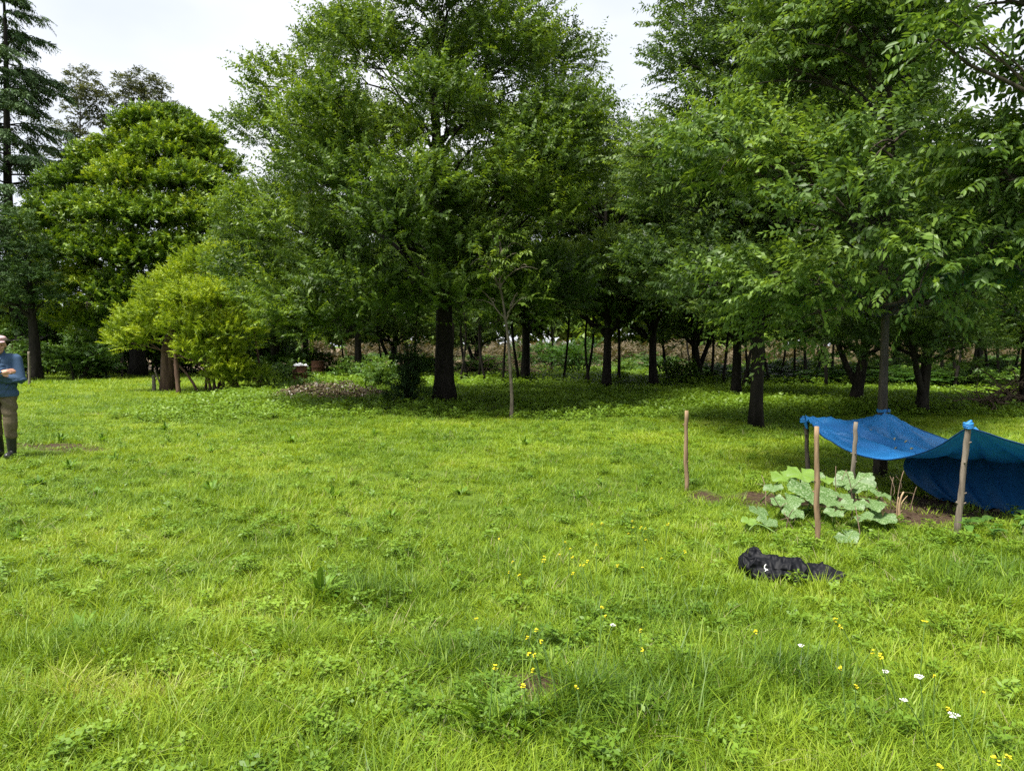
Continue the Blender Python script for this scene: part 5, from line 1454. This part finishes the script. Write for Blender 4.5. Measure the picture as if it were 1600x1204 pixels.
def dark_mask(x, y):
    """dark lush clumps"""
    m_ = np.zeros_like(x)
    for cx, cy_, rx, ry in DARKS:
        m_ = np.maximum(m_, np.exp(-(((x - cx) / rx) ** 2 + ((y - cy_) / ry) ** 2)))
    return m_
DARKS = []
for px, py, rx, ry in [(720, 1035, .32, .16), (560, 930, .28, .25), (120, 1030, .5, .22), (1080, 1080, .35, .25), (480, 1010, .3, .15), (350, 1130, .2, .12), (1250, 1060, .3, .2), (250, 1010, .35, .15), (20, 1120, .3, .25), (1500, 930, .5, .25), (940, 1120, .3, .2)]:
    q = gnd(px, py); DARKS.append((q[0], q[1], rx, ry))

for (y0, y1, dens, kscale) in [(1.7, 4.2, 400, .95), (4.2, 7.0, 250, 1.05), (7.0, 11.0, 130, 1.25), (11.0, 17.0, 80, 1.45), (17.0, 27.0, 34, 1.9), (27.0, 46.0, 10, 3.0)]:
    x, y = scatter_zone(y0, y1, dens)
    keep = rng.random(len(x)) > soil_at(x, y) * 1.05
    x, y = x[keep], y[keep]
    sh = lawn_shade(x, y); tm = tall_mask(x, y); dm = dark_mask(x, y)
    cov = np.clip((y - 15.5 + 2 * (fbm(x, y, .4) - .5)) / 2.0, 0, 1) * (x > -9)           # ground cover under the trees
    u = rng.random(len(x))
    is_cov = (u < cov * .75)
    is_long = ~is_cov & (rng.random(len(x)) < np.maximum(dm * .7, tm * .07)) & (y < 7)
    is_mid = ~is_cov & ~is_long & (rng.random(len(x)) < .15 + .75 * tm)
    cl_p = np.clip((fbm(x + 7, y + 3, .9) - .42) * 2.2, 0.03, .6)
    is_clo = ~is_cov & ~is_long & (rng.random(len(x)) < cl_p * np.where(y < 4.5, .20, .08))
    is_mid &= ~is_clo
    rest = ~(is_cov | is_long | is_mid | is_clo)
    sc = kscale * (0.75 + 0.5 * rng.random(len(x)))
    zs = np.interp(y, [2, 4.5, 7, 12, 20], [.78, .74, .64, .55, .5]) * (.75 + .6 * fbm(x, y, .7))
    emit(x[is_long], y[is_long], 'long', sc[is_long] * .95, sh[is_long] - .16 * dm[is_long])
    emit(x[is_mid], y[is_mid], 'mid', sc[is_mid], sh[is_mid] - .1 * dm[is_mid], zs[is_mid])
    emit(x[is_clo], y[is_clo], 'clover', np.minimum(sc[is_clo], .95), sh[is_clo] + .1)
    emit(x[is_cov], y[is_cov], 'cover', sc[is_cov] * .55, .25 + .25 * rng.random(is_cov.sum()))
    k_ = 'coarse' if y0 >= 11 else 'short'
    emit(x[rest], y[rest], k_, sc[rest] * (0.62 if k_ == 'coarse' else 1.0), sh[rest], zs[rest])
    # sprinkled herbs and dry stalks
    hsel = rng.random(len(x)) < .035
    emit(x[hsel], y[hsel], 'herb', np.minimum(sc[hsel], 1.1), sh[hsel])
    dsel = rng.random(len(x)) < .035
    emit(x[dsel], y[dsel], 'dry', np.minimum(sc[dsel], .9), .3, .7)
GPA = np.vstack(GP)
for ex, ey, er in EX:
    GPA = GPA[np.hypot(GPA[:, 0] - ex, GPA[:, 1] - ey) > er]

def make_scatter(name, pts, coll):
    nn = len(pts)
    me = bpy.data.meshes.new(name)
    co = np.stack([pts[:, 0], pts[:, 1], gz(pts[:, 0], pts[:, 1])], -1).astype(np.float32)
    me.vertices.add(nn); me.vertices.foreach_set('co', co.ravel())
    rot = np.stack([rng.normal(0, .10, nn), rng.normal(0, .10, nn), rng.random(nn) * 6.283], -1).astype(np.float32)
    scl = np.stack([pts[:, 3], pts[:, 3], pts[:, 3] * pts[:, 5] * (.8 + .4 * rng.random(nn))], -1).astype(np.float32)
    for nm, ty, data, key in [('rot', 'FLOAT_VECTOR', rot, 'vector'), ('scl', 'FLOAT_VECTOR', scl, 'vector'), ('kind', 'INT', pts[:, 2].astype(np.int32), 'value'), ('shade', 'FLOAT', pts[:, 4].astype(np.float32), 'value')]:
        a = me.attributes.new(nm, ty, 'POINT'); a.data.foreach_set(key, np.ascontiguousarray(data).ravel())
    for mt in ('grass', 'weed', 'dry'): me.materials.append(M[mt])
    o = link(name, me)
    ng = bpy.data.node_groups.new(name + '_nodes', 'GeometryNodeTree')
    ng.interface.new_socket('Geometry', in_out='INPUT', socket_type='NodeSocketGeometry')
    ng.interface.new_socket('Geometry', in_out='OUTPUT', socket_type='NodeSocketGeometry')
    gi, go = ng.nodes.new('NodeGroupInput'), ng.nodes.new('NodeGroupOutput')
    ci = ng.nodes.new('GeometryNodeCollectionInfo'); ci.inputs['Collection'].default_value = coll
    ci.inputs['Separate Children'].default_value = True; ci.inputs['Reset Children'].default_value = True
    ip = ng.nodes.new('GeometryNodeInstanceOnPoints'); ip.inputs['Pick Instance'].default_value = True
    def na(nm, ty):
        q_ = ng.nodes.new('GeometryNodeInputNamedAttribute'); q_.data_type = ty; q_.inputs['Name'].default_value = nm
        return [s for s in q_.outputs if s.enabled and s.name == 'Attribute'][0]
    L_ = ng.links.new
    L_(gi.outputs[0], ip.inputs['Points']); L_(ci.outputs[0], ip.inputs['Instance'])
    L_(na('kind', 'INT'), ip.inputs['Instance Index']); L_(na('rot', 'FLOAT_VECTOR'), ip.inputs['Rotation']); L_(na('scl', 'FLOAT_VECTOR'), ip.inputs['Scale'])
    L_(ip.outputs[0], go.inputs[0])
    md = o.modifiers.new('scatter', 'NODES'); md.node_group = ng
    return o
g = make_scatter('grass', GPA, tuft_col)
tag(g, 'uneven bright green meadow grass with clover and weeds', 'grass', kind='stuff')
print('grass tufts', len(GPA))
